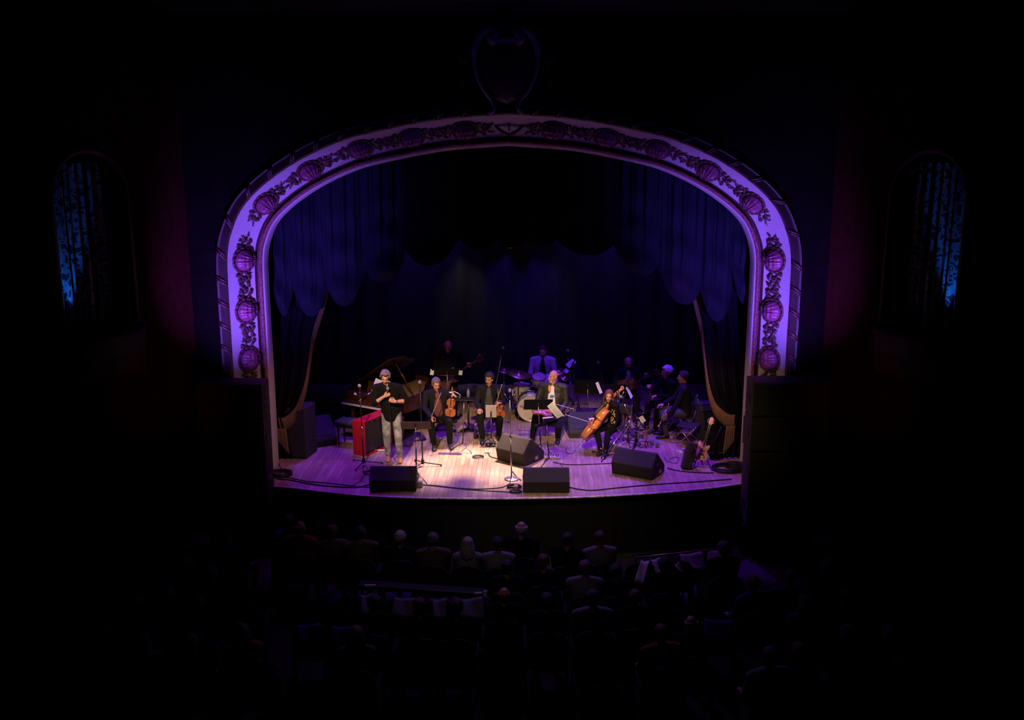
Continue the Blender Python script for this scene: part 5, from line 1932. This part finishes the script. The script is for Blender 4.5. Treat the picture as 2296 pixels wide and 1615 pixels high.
# 1 singer --------------------------------------------------------
f1 = P(882, 1034)
L1 = (f1.x, f1.y + .04, 0)
t, m, j = person('person standing in black shirt and faded jeans, holding a microphone in both hands', L1, 2, 1.02, False, pelvis=(-.02, 0, .955), lean=(-.055, -.045), tilt=(-.03, -.03),
                 head=(4, 14, 4), RW=(-.115, -.215, 1.295), LW=(.075, -.225, 1.195), rpole=(-1, .35, -.75), lpole=(1, .3, -.7),
                 rhand=((.85, -.22, .45), (.1, .85, -.2), .95), lhand=((-.85, -.28, .35), (-.1, .8, -.2), .95), RA=(-.10, .05, .085), LA=(.12, -.04, .085), rkpole=(0, -1, 0), lkpole=(.1, -1, 0),
                 hair='curls', haircol='hgrey', top='bcloth', sleeve='half', trousers='denim', shoes='tan', watch=True, hem=.16, belly=.02, skin='skin', wide=1.08)
hc = j['wR'].lerp(j['wL'], .5)
mtip = PY(869, 871, f1.y - .20)
mb = Vector((mtip.x + .02, mtip.y + .01, mtip.z - .27))
microphone('hand-held vocal microphone gripped by the singer in jeans', mtip, mtip - mb, L=.24, ball=.032)
cable('black cable hanging from the hand-held microphone', [tuple(mb) , tuple(mb + Vector((.03, -.03, -.4))), tuple(mb + Vector((.02, .0, -.9))), (L1[0] + .05, L1[1] - .10, .01), (L1[0] + .1, L1[1] - .3, .01)], .006)

# 2 violinist in maroon shirt ----------------------------------------
L2 = (PY(984, 930, 19.15).x, 19.15, 0)
fR, fL = P(974, 1006), P(1008, 1003)
a = lambda L, rz, p, z=.085: (lambda q: (q.x, q.y, z))(Matrix.Rotation(R(-rz), 3, 'Z') @ (Vector((p.x, p.y, 0)) - Vector(L)))
bot, top = PY(1009, 934, 18.78), PY(1014, 874, 18.86)
person('grey-haired person seated in dark blazer and maroon shirt with a violin on the knee', L2, 4, 1.03, True, lean=(-.02, -.08), tilt=(-.02, -.02), head=(14, 16, 0),
       RW=local(L2, 4, 967, 934, 18.72) / 1.03, LW=(local(L2, 4, 1023, 892, 18.84)) / 1.03, rpole=(-.8, .4, -.5), lpole=(.9, .2, -.6),
       rhand=((.2, -.5, -.8), (.6, 0, -.3), .7), lhand=((-.55, -.2, .75), (-.8, -.1, -.3), 1.0),
       RA=a(L2, 4, fR), LA=a(L2, 4, fL), hair='short', haircol='hgrey', top='bcloth2', inner='maroon', skin='skin2', belly=.03, wide=1.08)
violin('violin held upright by the grey-haired violinist in maroon', bot, top, (-.15, -1, .1))
bow('violin bow resting on the knee of the violinist in maroon', PY(966, 938, 18.66), PY(989, 881, 18.66))
chair('black folding chair under the violinist in the maroon shirt', (L2[0], L2[1] + .02, 0), R(4))

# 4 violinist with curly dark hair ------------------------------------
L4 = (PY(1097, 930, 19.5).x, 19.5, 0)
person('curly dark-haired person seated in a navy blazer with a violin on the knee', L4, -2, 1.03, True, lean=(.0, -.03), head=(-12, 4, 2),
       RW=(-.17, -.36, .66), LW=local(L4, -2, 1124, 904, 19.15) / 1.03, lhand=((-.6, -.5, .1), (0, -.2, -1), .6),
       RA=a(L4, -2, P(1083, 992)), LA=a(L4, -2, P(1118, 985)), hair='curly', haircol='hdark', top='bcloth2', inner='slate')
violin('violin upright on the knee of the curly-haired violinist', PY(1122, 938, 19.1), PY(1117, 886, 19.2), (.2, -1, .1))
bow('violin bow held by the curly-haired violinist', PY(1112, 904, 19.02), PY(1126, 862, 19.02))
chair('black folding chair under the curly-haired violinist', (L4[0], L4[1] + .02, 0), R(-2))

# 6 bald man in cream tee -------------------------------------------
L6 = (PY(1240, 925, 19.45).x, 19.45, 0)
t, m, j6 = person('bald person with a white goatee seated in a dark jacket over a printed cream tee', L6, -14, 1.08, True, lean=(.0, -.02), head=(-38, 0, 0),
       RW=(-.22, -.36, .74), LW=local(L6, -14, 1256, 924, 19.1) / 1.08, rhand=((.5, -.6, 0), (0, 0, -1), .6), lhand=((-.6, -.6, -.2), (0, 0, -1), .9),
       RA=a(L6, -14, P(1197, 990)), LA=a(L6, -14, P(1250, 990)), hair='bald', haircol='hwhite', top='leather', inner='tee', beard='hwhite', skin='skin2', belly=.05, wide=1.12, sock='sock')
c = PY(1238, 868, 19.22)
o = MB().ell((0, 0, 0), (.028, .010, .075)).build('shirt_print', 'orange', t, True)
o.matrix_parent_inverse = m.inverted()
o.location = PY(1232, 872, 19.25)
o = MB().ell((0, 0, 0), (.045, .010, .032)).build('shirt_print', 'printb', t, True)
o.matrix_parent_inverse = m.inverted()
o.location = PY(1238, 889, 19.23)
violin('viola lying across the lap of the bald man in the cream tee', PY(1236, 930, 19.02), PY(1196, 920, 18.98), (.05, -.5, .85), 1.12)
bow('viola bow pointing right from the hand of the bald man', PY(1240, 905, 18.96), PY(1287, 918, 18.90))
chair('black folding chair under the bald man in the cream tee', (L6[0], L6[1] + .02, 0), R(-14))

# 7 cellist -------------------------------------------------------
L7 = (PY(1376, 960, 18.78).x, 18.78, 0)
person('person with shoulder-length brown hair in black lace sleeves, bowing a tilted cello', L7, -52, .95, True, pelvis=(0, 0, .50), lean=(.06, -.17), tilt=(.02, -.05), head=(42, 4, 4), female=True,
       RW=local(L7, -52, 1332, 938, 18.42) / .95, LW=local(L7, -52, 1371, 966, 18.52) / .95, rhand=((-.3, -.9, -.1), (0, 0, -1), .8), lhand=((.1, -.3, -.9), (-1, 0, 0), .4),
       RA=a(L7, -52, P(1345, 1019)), LA=a(L7, -52, P(1356, 1026)), rkpole=(-.5, -1, .5), lkpole=(.2, -1, .7),
       hair='long', haircol='hbrown', top='bcloth', sleeve='long', collar=False, skin='skin')
b = MB()
pl = PY(1374, 940, 18.52)
rnd = random.Random(3)
for k in range(34):
    q = PY(1370 + rnd.random() * 9, 918 + rnd.random() * 32, 18.47)
    b.ell(q - pl, (.009, .005, .013), Matrix.Rotation(rnd.random() * 3, 3, 'Y'), n=7, m=5)
tp_ = [o for o in bpy.data.objects if o.get('label', '').startswith('person with shoulder-length')][0]
o = b.build('lace_flowers', 'sand', None, True)
o.matrix_world = Matrix.Translation(pl)
o.parent = tp_
o.matrix_parent_inverse = (Matrix.Translation(Vector(L7)) @ Matrix.Rotation(R(-52), 4, 'Z')).inverted()
cb, cs = PY(1309, 985, 18.48), PY(1386, 890, 18.62)
violin_family('cello', 'orange-brown cello tilted across the cellist\'s lap, scroll at the right', 'cello', axes(cb, cs - cb, (-.68, .42, .60)), .755, .175, .12, .22, .125, .30, 'cello', endpin=.28)
bow('cello bow reaching left from the strings of the cello', PY(1325, 948, 18.30), PY(1268, 930, 18.22))
chair('black folding chair under the cellist', (L7[0] + .03, L7[1] + .0, 0), R(-52))

# 3 standing bassist -----------------------------------------------
L3 = (PY(1006, 900, 20.65).x, 20.65, 0)
person('balding person standing at the back in a black shirt with an electric guitar', L3, 4, 1.03, False, lean=(0, 0), head=(-4, 6, 0), RW=(-.16, -.24, 1.02), LW=(.40, -.24, 1.20),
       hair='fringe', haircol='hgrey', top='bcloth', skin='skin2', belly=.07, wide=1.18, rhand=((.8, -.2, -.4), (0, .8, 0), .6), lhand=((.3, -.2, .8), (-.2, .8, 0), .9))
guitar('dark electric guitar slung on the standing player at the back', PY(985, 864, 20.36), PY(1062, 812, 20.42), (0, -1, .12), 'sunb', Ltot=1.06)
# 5 drummer --------------------------------------------------------
L5 = (PY(1217, 850, 21.75).x, 21.75, 0)
person('dark-haired person in an open pale work shirt playing the drums', L5, -4, 1.04, True, pelvis=(0, 0, .62), lean=(0, -.04), head=(-8, 10, -6), RW=(-.20, -.38, .80), LW=(.20, -.36, .86),
       hair='short', haircol='hdark', top='lav', inner='bcloth', sleeve='half', beard='hdark', skin='skin2', wide=1.1, rhand=((.2, -1, -.2), (0, .2, -1), .9), lhand=((-.2, -1, -.1), (0, .2, -1), .9))
for k, (x, s_) in enumerate(((-.2, .25), (.2, -.25))):
    aa = Vector(L5) + Vector((x * 1.04, -.45, .82 + k * .06))
    t = thing('drumstick', ('drumstick in the drummer\'s hand at the left', 'drumstick in the drummer\'s hand at the right')[k], 'drumstick', mtx=axes(aa, (s_, -.9, -.12), (0, 0, 1)), group='drumsticks')
    MB().tube([(0, 0, -.08), (0, 0, .24), (0, 0, .29)], [.009, .008, .004], 6).build('stick', 'wood', t, True)
    MB().ell((0, 0, .30), (.006, .006, .010), n=6, m=5).build('tip', 'wood', t, True)
t = thing('drum_throne', 'round black stool under the drummer', 'stool', (L5[0], L5[1] + .03, 0))
MB().lathe([(.001, .50), (.17, .50), (.18, .53), (.16, .56), (.001, .56)], n=24).build('seat', 'seat', t, True)
MB().tube([(0, 0, .2), (0, 0, .5)], .014, 8).build('post', 'chrome', t, True)
for k in range(3):
    q = R(90 + 120 * k)
    MB().tube([(0, 0, .26), (math.cos(q) * .22, math.sin(q) * .22, .012)], .010, 6).build('leg', 'chrome', t, True)
# 8 rear guitarist ------------------------------------------------
L8 = (PY(1407, 880, 21.1).x, 21.1, 0)
person('bald person with dark glasses and a dark suit seated at the back playing guitar', L8, -2, 1.02, True, lean=(0, -.05), head=(6, 12, 0), RW=(-.18, -.26, .80), LW=(.34, -.32, .92),
       hair='fringe', haircol='hgrey', top='bcloth2', inner='greysh', glasses=True, beard='hgrey', skin='skin', rhand=((.8, -.3, -.1), (0, .8, -.2), .5), lhand=((.2, -.2, .8), (-.2, .8, 0), .9))
guitar('dark hollow guitar played by the bald man with glasses', PY(1388, 875, 20.78), PY(1441, 849, 20.75), (0, -1, .15), 'sunb', True, Ltot=.92)
chair('black folding chair under the bald guitarist with glasses', (L8[0], L8[1] + .02, 0), R(-2))
# 9 grey curly reed player --------------------------------------------
L9 = (PY(1503, 900, 20.1).x, 20.1, 0)
person('person with grey curls in a black suit seated in profile with a clarinet', L9, -62, 1.04, True, lean=(0, -.10), head=(-12, 4, 0), RW=(-.10, -.42, .86), LW=(.04, -.36, .74),
       RA=(-.12, -.50, .085), LA=(.12, -.44, .085), hair='curly', haircol='hwhite', top='bcloth', skin='skin2', rhand=((0, -.7, .5), (.7, .2, 0), .9), lhand=((-.3, -.8, -.2), (0, 0, -1), .5), wide=1.05)
c0_, c1_ = PY(1456, 893, 19.75), PY(1462, 864, 19.75)
t = thing('clarinet', 'clarinet held upright by the grey-curled player', 'clarinet', mtx=axes(c0_ - (c1_ - c0_).normalized() * .12, c1_ - c0_, (0, -1, 0)))
MB().tube([(0, 0, 0), (0, 0, .04), (0, 0, .10), (0, 0, .44), (0, 0, .50)], [.035, .022, .015, .013, .009], 10).build('body_tube', 'ebony', t, True)
for k in range(6):
    MB().ell((0, -.016, .12 + k * .05), (.010, .008, .012), n=8, m=5).build('key', 'chrome', t, True)
chair('black folding chair under the grey-curled clarinettist', (L9[0], L9[1] + .02, 0), R(-62))
# 10 trumpeter -----------------------------------------------------
L10 = (PY(1534, 945, 19.45).x, 19.45, 0)
person('person in a black suit with short dark hair seated turned away, trumpet on the knee', L10, -98, 1.06, True, lean=(0, -.04), head=(-4, 0, 0), RW=(-.12, -.40, .62), LW=local(L10, -98, 1500, 932, 19.15) / 1.06,
       RA=(-.08, -.40, .085), LA=(.18, -.34, .085), hair='short', haircol='hdark', top='bcloth2', trousers='slate', skin='skin2', rhand=((.2, -.9, -.3), (0, 0, -1), .3), lhand=((-.4, -.8, .1), (0, 0, -1), .9), wide=1.1)
c0_, c1_ = PY(1477, 958, 19.0), PY(1498, 904, 19.1)
t = thing('trumpet', 'brass trumpet held bell-down on the knee of the man turned away', 'trumpet', mtx=axes(c0_, c1_ - c0_, (0, -1, 0)))
MB().tube([(0, 0, 0), (0, 0, .02), (0, 0, .05), (0, 0, .12), (0, 0, .36), (.03, 0, .40), (.06, 0, .36), (.06, 0, .18)], [.060, .045, .025, .013, .008, .008, .008, .008], 10).build('bell_tube', 'brass', t, True)
MB().tube([(.06, 0, .18), (.04, 0, .15), (.02, 0, .18), (.02, 0, .48), (.02, 0, .52)], [.008, .008, .007, .006, .011], 8).build('lead_pipe', 'silver', t, True)
for k in range(3):
    MB().tube([(-.03, 0, .20 + k * .03), (.09, 0, .20 + k * .03)], .011, 8).build('valve', 'silver', t, True)
chair('black folding chair under the man turned away with the trumpet', (L10[0], L10[1] + .02, 0), R(-98))


# ================================================================ THE HALL
FLZ = -1.1
seat_root = None


def theatre_seat(x, y, rz=0.0, first=[None]):
    if first[0] is None:
        t = thing('theatre_seat', 'dark upholstered seat carrying a member of the audience', 'seat', (x, y, FLZ), rz, 'occupied seats in the hall')
        b = MB()
        b.rings([[Vector((px_, -.27 - q * .05 + .03 * (z - .4), z)) for px_, z in ((-.24, .38), (.24, .38), (.26, .75), (.18, .86), (0, .89), (-.18, .86), (-.26, .75))] for q in (0, 1)])
        b.build('backrest', 'seat', t, bevel=.012)
        MB().box((0, -.02, .42), (.48, .44, .08)).build('seat_cushion', 'seat', t, bevel=.02)
        for s in (-1, 1):
            MB().box((s * .27, -.05, .60), (.05, .36, .04)).build('armrest', 'seat', t, bevel=.01)
            MB().box((s * .27, -.05, .30), (.03, .30, .60)).build('side_frame', 'seat', t)
        first[0] = t
        KIDS[t.name] = kids(t)
        return t
    c = dup(first[0])
    c.location = (x, y, FLZ)
    c.rotation_euler = (0, 0, rz)
    return c


# prototypes are the first spectators themselves
# (px, py of head top, kind, shirt, hair, scale, turn, label)
AUD = [
    (1169, 1164, 'bald', 'bcloth', 'hwhite', 1.05, 0, 'cropped white-haired person in black standing tallest in the front row'),
    (1048, 1200, 'long', 'greysh', 'hblond', .95, 0, 'person with long blond hair in a pale top in the front row'),
    (970, 1190, 'short', 'brownsh', 'hgrey', 1.0, 4, 'grey-haired person in a brown jacket left of the long blond hair'),
    (896, 1187, 'wavy', 'bcloth', 'hblond', .95, -6, 'person with fluffy pale hair over a black coat in the front row'),
    (671, 1163, 'bald', 'redsh', 'skin', 1.0, -10, 'bald person in a red top leftmost in the front row'),
    (745, 1174, 'wavy', 'brownsh', 'hbrown', .95, 16, 'person with bobbed hair and lit shoulder beside the red top'),
    (808, 1175, 'short', 'brownsh', 'hdark', 1.0, 8, 'dark-haired person in a brown top with pale shoulders in the front row'),
    (1116, 1200, 'short', 'greysh', 'hdark', .98, 0, 'person with black hair above a crumpled pale shirt in the front row'),
    (1272, 1190, 'short', 'bcloth', 'hdark', 1.0, -18, 'dark-haired person turning aside, right of the tall white-haired one'),
    (1346, 1187, 'short', 'greysh', 'hbrown', 1.0, 8, 'brown-haired person in a pale jersey, rightmost in the front row'),
    (648, 1150, 'short', 'bluesh', 'hdark', .95, 20, 'person in a blue top half behind the bald one in red'),
    (1218, 1240, 'wavy', 'bcloth', 'hbrown', .95, 0, 'small dark-haired person between the two front blocks'),
    (1312, 1252, 'short', 'greysh', 'hgrey', 1.0, 0, 'person in a checked grey shirt behind the pale jersey'),
    (1382, 1262, 'wavy', 'bcloth', 'hdark', .95, 0, 'person with a dark bob right of the checked grey shirt'),
    (1490, 1245, 'short', 'bcloth', 'hdark', 1.0, 6, 'black-haired person in front of the violet papers'),
    (1625, 1210, 'wavy', 'bcloth', 'hgrey', 1.0, 12, 'grey-haired person in black at the end of the railing'),
    (1425, 1318, 'short', 'bcloth', 'hbrown', 1.0, 0, 'brown-haired person below the violet papers'),
    (1330, 1318, 'short', 'greysh', 'hdark', 1.02, 4, 'broad person in a grey shirt with black hair, behind the checked shirt'),
    (1130, 1312, 'bald', 'bcloth', 'rust', .95, 0, 'person with reddish scalp below the crumpled pale shirt'),
    (1137, 1252, 'short', 'bcloth2', 'hdark', .95, 0, 'person in dark clothes right behind the crumpled pale shirt'),
    (1226, 1325, 'short', 'bcloth', 'hdark', 1.0, 0, 'dim person in the aisle right of the reddish scalp'),
    (1693, 1286, 'short', 'bluesh', 'hbrown', 1.0, 20, 'person with a lit cheek in a blue shirt near the right wall'),
    (1773, 1273, 'short', 'bluesh', 'hgrey', 1.0, 0, 'person with grizzled hair in dark blue in front of the right stack'),
    (1857, 1247, 'short', 'bcloth', 'hgrey', 1.05, 0, 'tall grey-haired person farthest right under the loudspeakers'),
    (1809, 1330, 'long', 'bluesh', 'hbrown', .95, 10, 'person with long brown hair beneath the tall grey-haired one'),
    (1898, 1315, 'short', 'bcloth', 'hdark', 1.0, 0, 'dark-haired person right of the long brown hair'),
    (1551, 1375, 'bald', 'bcloth', 'skin', 1.0, 0, 'bald person with a reddish crown beside the blue paper'),
    (1485, 1396, 'short', 'redsh', 'hbrown', 1.0, 14, 'person in a red shirt with one arm stretched out to the left'),
    (1903, 1398, 'wavy', 'bcloth', 'hgrey', .95, 8, 'person with a grey bob in the rows at the far right'),
    (1995, 1398, 'short', 'bcloth', 'hwhite', .95, 0, 'white-haired person at the far right end of the rows'),
    (1730, 1446, 'short', 'greysh', 'hbrown', 1.05, 12, 'large person in a grey shirt near the bottom right'),
    (1796, 1436, 'long', 'bcloth', 'hbrown', .95, 10, 'long-haired person right of the large grey shirt'),
    (2023, 1472, 'short', 'bcloth', 'rust', 1.0, 0, 'russet-haired person nearest the right edge'),
    (420, 1245, 'short', 'bcloth', 'hbrown', 1.0, 0, 'dim brown-haired person at the left of the hall, farthest forward'),
    (473, 1265, 'wavy', 'bcloth', 'hgrey', .95, 0, 'person with rounded greyish hair at the left of the hall'),
    (505, 1182, 'short', 'bluesh', 'hdark', 1.0, -20, 'dim person in blue leaning by the left loudspeaker stack'),
    (548, 1277, 'wavy', 'bcloth', 'hdark', .95, 0, 'dim dark-haired person right of the rounded greyish hair'),
    (374, 1315, 'short', 'bcloth2', 'hgrey', 1.0, -6, 'person with a faintly lit grey crown at the left'),
    (306, 1340, 'wavy', 'bcloth', 'hbrown', .95, 0, 'person with curls left of the faintly lit grey crown'),
    (441, 1336, 'wavy', 'bcloth', 'hdark', .95, 0, 'dim round-haired person right of the faintly lit grey crown'),
    (228, 1392, 'short', 'bcloth', 'hgrey', 1.0, 0, 'dim person nearest the left edge'),
    (318, 1416, 'long', 'brownsh', 'hgrey', .95, 8, 'person with long greyish hair at the lower left'),
    (426, 1420, 'wavy', 'bcloth', 'hbrown', .95, -6, 'brown-haired person right of the long greyish hair'),
    (540, 1392, 'long', 'rust', 'hbrown', 1.05, 25, 'person with long wavy hair leaning right at the lower left'),
    (797, 1400, 'long', 'brownsh', 'hbrown', 1.0, 6, 'person with long dark hair nearest the camera left of the aisle'),
    (838, 1330, 'short', 'bcloth', 'hdark', 1.0, 0, 'black silhouette of a person behind the left end of the drink rail'),
    (940, 1336, 'short', 'bcloth', 'hdark', 1.0, 0, 'black silhouette of a person behind the middle of the drink rail'),
    (1022, 1338, 'wavy', 'bcloth', 'hdark', 1.0, 0, 'black silhouette of a person behind the right of the drink rail'),
]
protos = {}
for i, (px, py, kind, shirt, hc_, s, turn, lab) in enumerate(AUD):
    zt = FLZ + 1.315 * s
    p = P(px, py + 2, zt)
    loc = (p.x, p.y - .02, FLZ)
    rz = 180 + turn
    if kind not in protos:
        hair = {'bald': 'fringe', 'short': 'short', 'long': 'long', 'wavy': 'curly'}[kind]
        t, m, j = person(lab, (0, 0, 0), 0, 1.0, True, pelvis=(0, 0, .50), lean=(0, -.02), head=(0, 8, 0), RW=(-.14, -.34, .58), LW=(.14, -.34, .58), RA=(-.12, -.40, .085), LA=(.12, -.40, .085),
                         hair=hair, haircol='hgrey', top='bcloth', coarse=1.7, female=kind in ('long',), skin='skin', collar=kind != 'long', group=None, wide=1.06)
        protos[kind] = t
        KIDS[t.name] = kids(t)
        c = t
    else:
        c = dup(protos[kind], None, lab)
    c.location = loc
    c.rotation_euler = (0, 0, R(rz))
    c.scale = (s, s, s)
    for ch in ([x for x in bpy.data.objects if x.parent == c] if c is not protos[kind] else KIDS[c.name]):
        nm_ = ch.name.split('.')[0]
        mm = {'shirt': shirt, 'collar': shirt, 'hair': hc_, 'eyebrow': hc_, 'body': 'skin'}.get(nm_)
        if mm:
            ch.material_slots[0].link = 'OBJECT'
            ch.material_slots[0].material = M[mm]
    st = theatre_seat(loc[0], loc[1] + .02, 0)
    st['label'] = 'seat under the ' + lab
    if len(st['label'].split()) > 16: print('LONG', st['label'])
# a drink rail and pale papers between the rows
a, c = P(803, 1314, -.25), P(1092, 1334, -.25)
t = thing('drink_rail', 'long dark ledge with small bright things on it, left of the aisle', 'ledge', (a.x, a.y, FLZ))
d = c - a
b = MB()
b.tube([(0, 0, .85), (d.x, d.y, .85)], .018, 6)
b.build('rail_edge', 'blackm', t)
MB()._add([(0, 0, .84), (d.x, d.y, .84), (d.x, d.y + .22, .84), (0, .22, .84), (0, 0, .81), (d.x, d.y, .81), (d.x, d.y + .22, .81), (0, .22, .81)], [(0, 1, 2, 3), (7, 6, 5, 4), (0, 4, 5, 1), (1, 5, 6, 2), (2, 6, 7, 3), (3, 7, 4, 0)]).build('ledge_board', 'seat', t)
for k in (.02, .5, .98):
    MB().tube([(d.x * k, d.y * k + .11, .81), (d.x * k, d.y * k + .11, 0)], .02, 6).build('post', 'blackm', t, True)
for (px, py, L, lab) in ((830, 1313, .16, 'bright slim object on the ledge near its left end'), (1072, 1330, .10, 'bright slim object on the ledge near its right end'), (1088, 1331, .05, 'small pale cup at the right end of the ledge')):
    p = P(px, py, -.23)
    o = MB().box((0, 0, .02), (L, .03, .03 if L > .06 else .09)).build('ledge_item', 'paper', None, bevel=.004)
    o.location = (p.x, p.y, -.255)
    tag(o, lab, 'object')
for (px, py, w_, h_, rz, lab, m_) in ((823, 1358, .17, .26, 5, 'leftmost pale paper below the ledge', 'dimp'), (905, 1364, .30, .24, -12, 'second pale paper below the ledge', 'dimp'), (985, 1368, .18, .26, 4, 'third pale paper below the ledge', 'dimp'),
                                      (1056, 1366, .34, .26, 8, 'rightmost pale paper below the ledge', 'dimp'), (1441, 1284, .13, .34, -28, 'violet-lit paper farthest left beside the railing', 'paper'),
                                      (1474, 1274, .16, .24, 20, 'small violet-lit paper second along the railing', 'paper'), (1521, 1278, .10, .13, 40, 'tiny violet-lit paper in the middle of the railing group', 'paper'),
                                      (1552, 1262, .36, .26, 10, 'widest violet-lit paper under the railing', 'lav'), (1603, 1253, .22, .22, -20, 'violet-lit paper at the right end of the railing', 'lav'),  # violet light put into the colour of these papers
                                      (1612, 1416, .38, .26, -14, 'blue-lit paper beside the bald reddish crown', 'bluesh'), (692, 1426, .30, .26, 6, 'dim blue-lit paper left of the long dark hair', 'bluesh'), (765, 1432, .28, .26, -10, 'dim blue-lit paper touching the long dark hair', 'bluesh'),  # blue of the light carried by the paper colour here
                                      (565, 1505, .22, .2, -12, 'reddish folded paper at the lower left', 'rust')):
    p = P(px, py, FLZ + .80)
    t = thing('paper_programme', lab, 'paper', (p.x, p.y, -.60), R(rz), 'papers on empty seats')
    MB().grid(lambda u, v: Vector(((u - .5) * w_, (v - .62) * h_ * .8, (v - .62) * h_ * .75 + .015 * math.sin(u * 5 + v * 3))), 8, 6).build('page', m_, t, True, solid=.003)
    s_ = dup([o for o in bpy.data.objects if o.name == 'theatre_seat'][0])
    s_['label'] = 'seat holding the ' + lab
    s_['group'] = 'empty seats carrying papers'
    t.location = (p.x, p.y, FLZ + .85)
    s_.location = (p.x, p.y + .42, FLZ)
# sloping handrail at the right
a, c = P(1425, 1252, -.2), P(1640, 1228, -.2)
d = c - a
t = thing('handrail', 'thin black handrail above the violet papers right of the aisle', 'railing', (a.x, a.y, FLZ))
MB().tube([(0, 0, .9), (d.x, d.y, .9)], .018, 6).build('top_rail', 'steel', t, True)
for k in (0, .5, 1):
    MB().tube([(d.x * k, d.y * k, .9), (d.x * k, d.y * k, 0)], .018, 6).build('post', 'blackm', t, True)
for k in (.35, .62, .8):
    MB().tube([(d.x * k, d.y * k, .88), (d.x * k - .16, d.y * k, .4), (d.x * k - .16, d.y * k, 0.02)], .012, 6).build('brace', 'blackm', t, True)
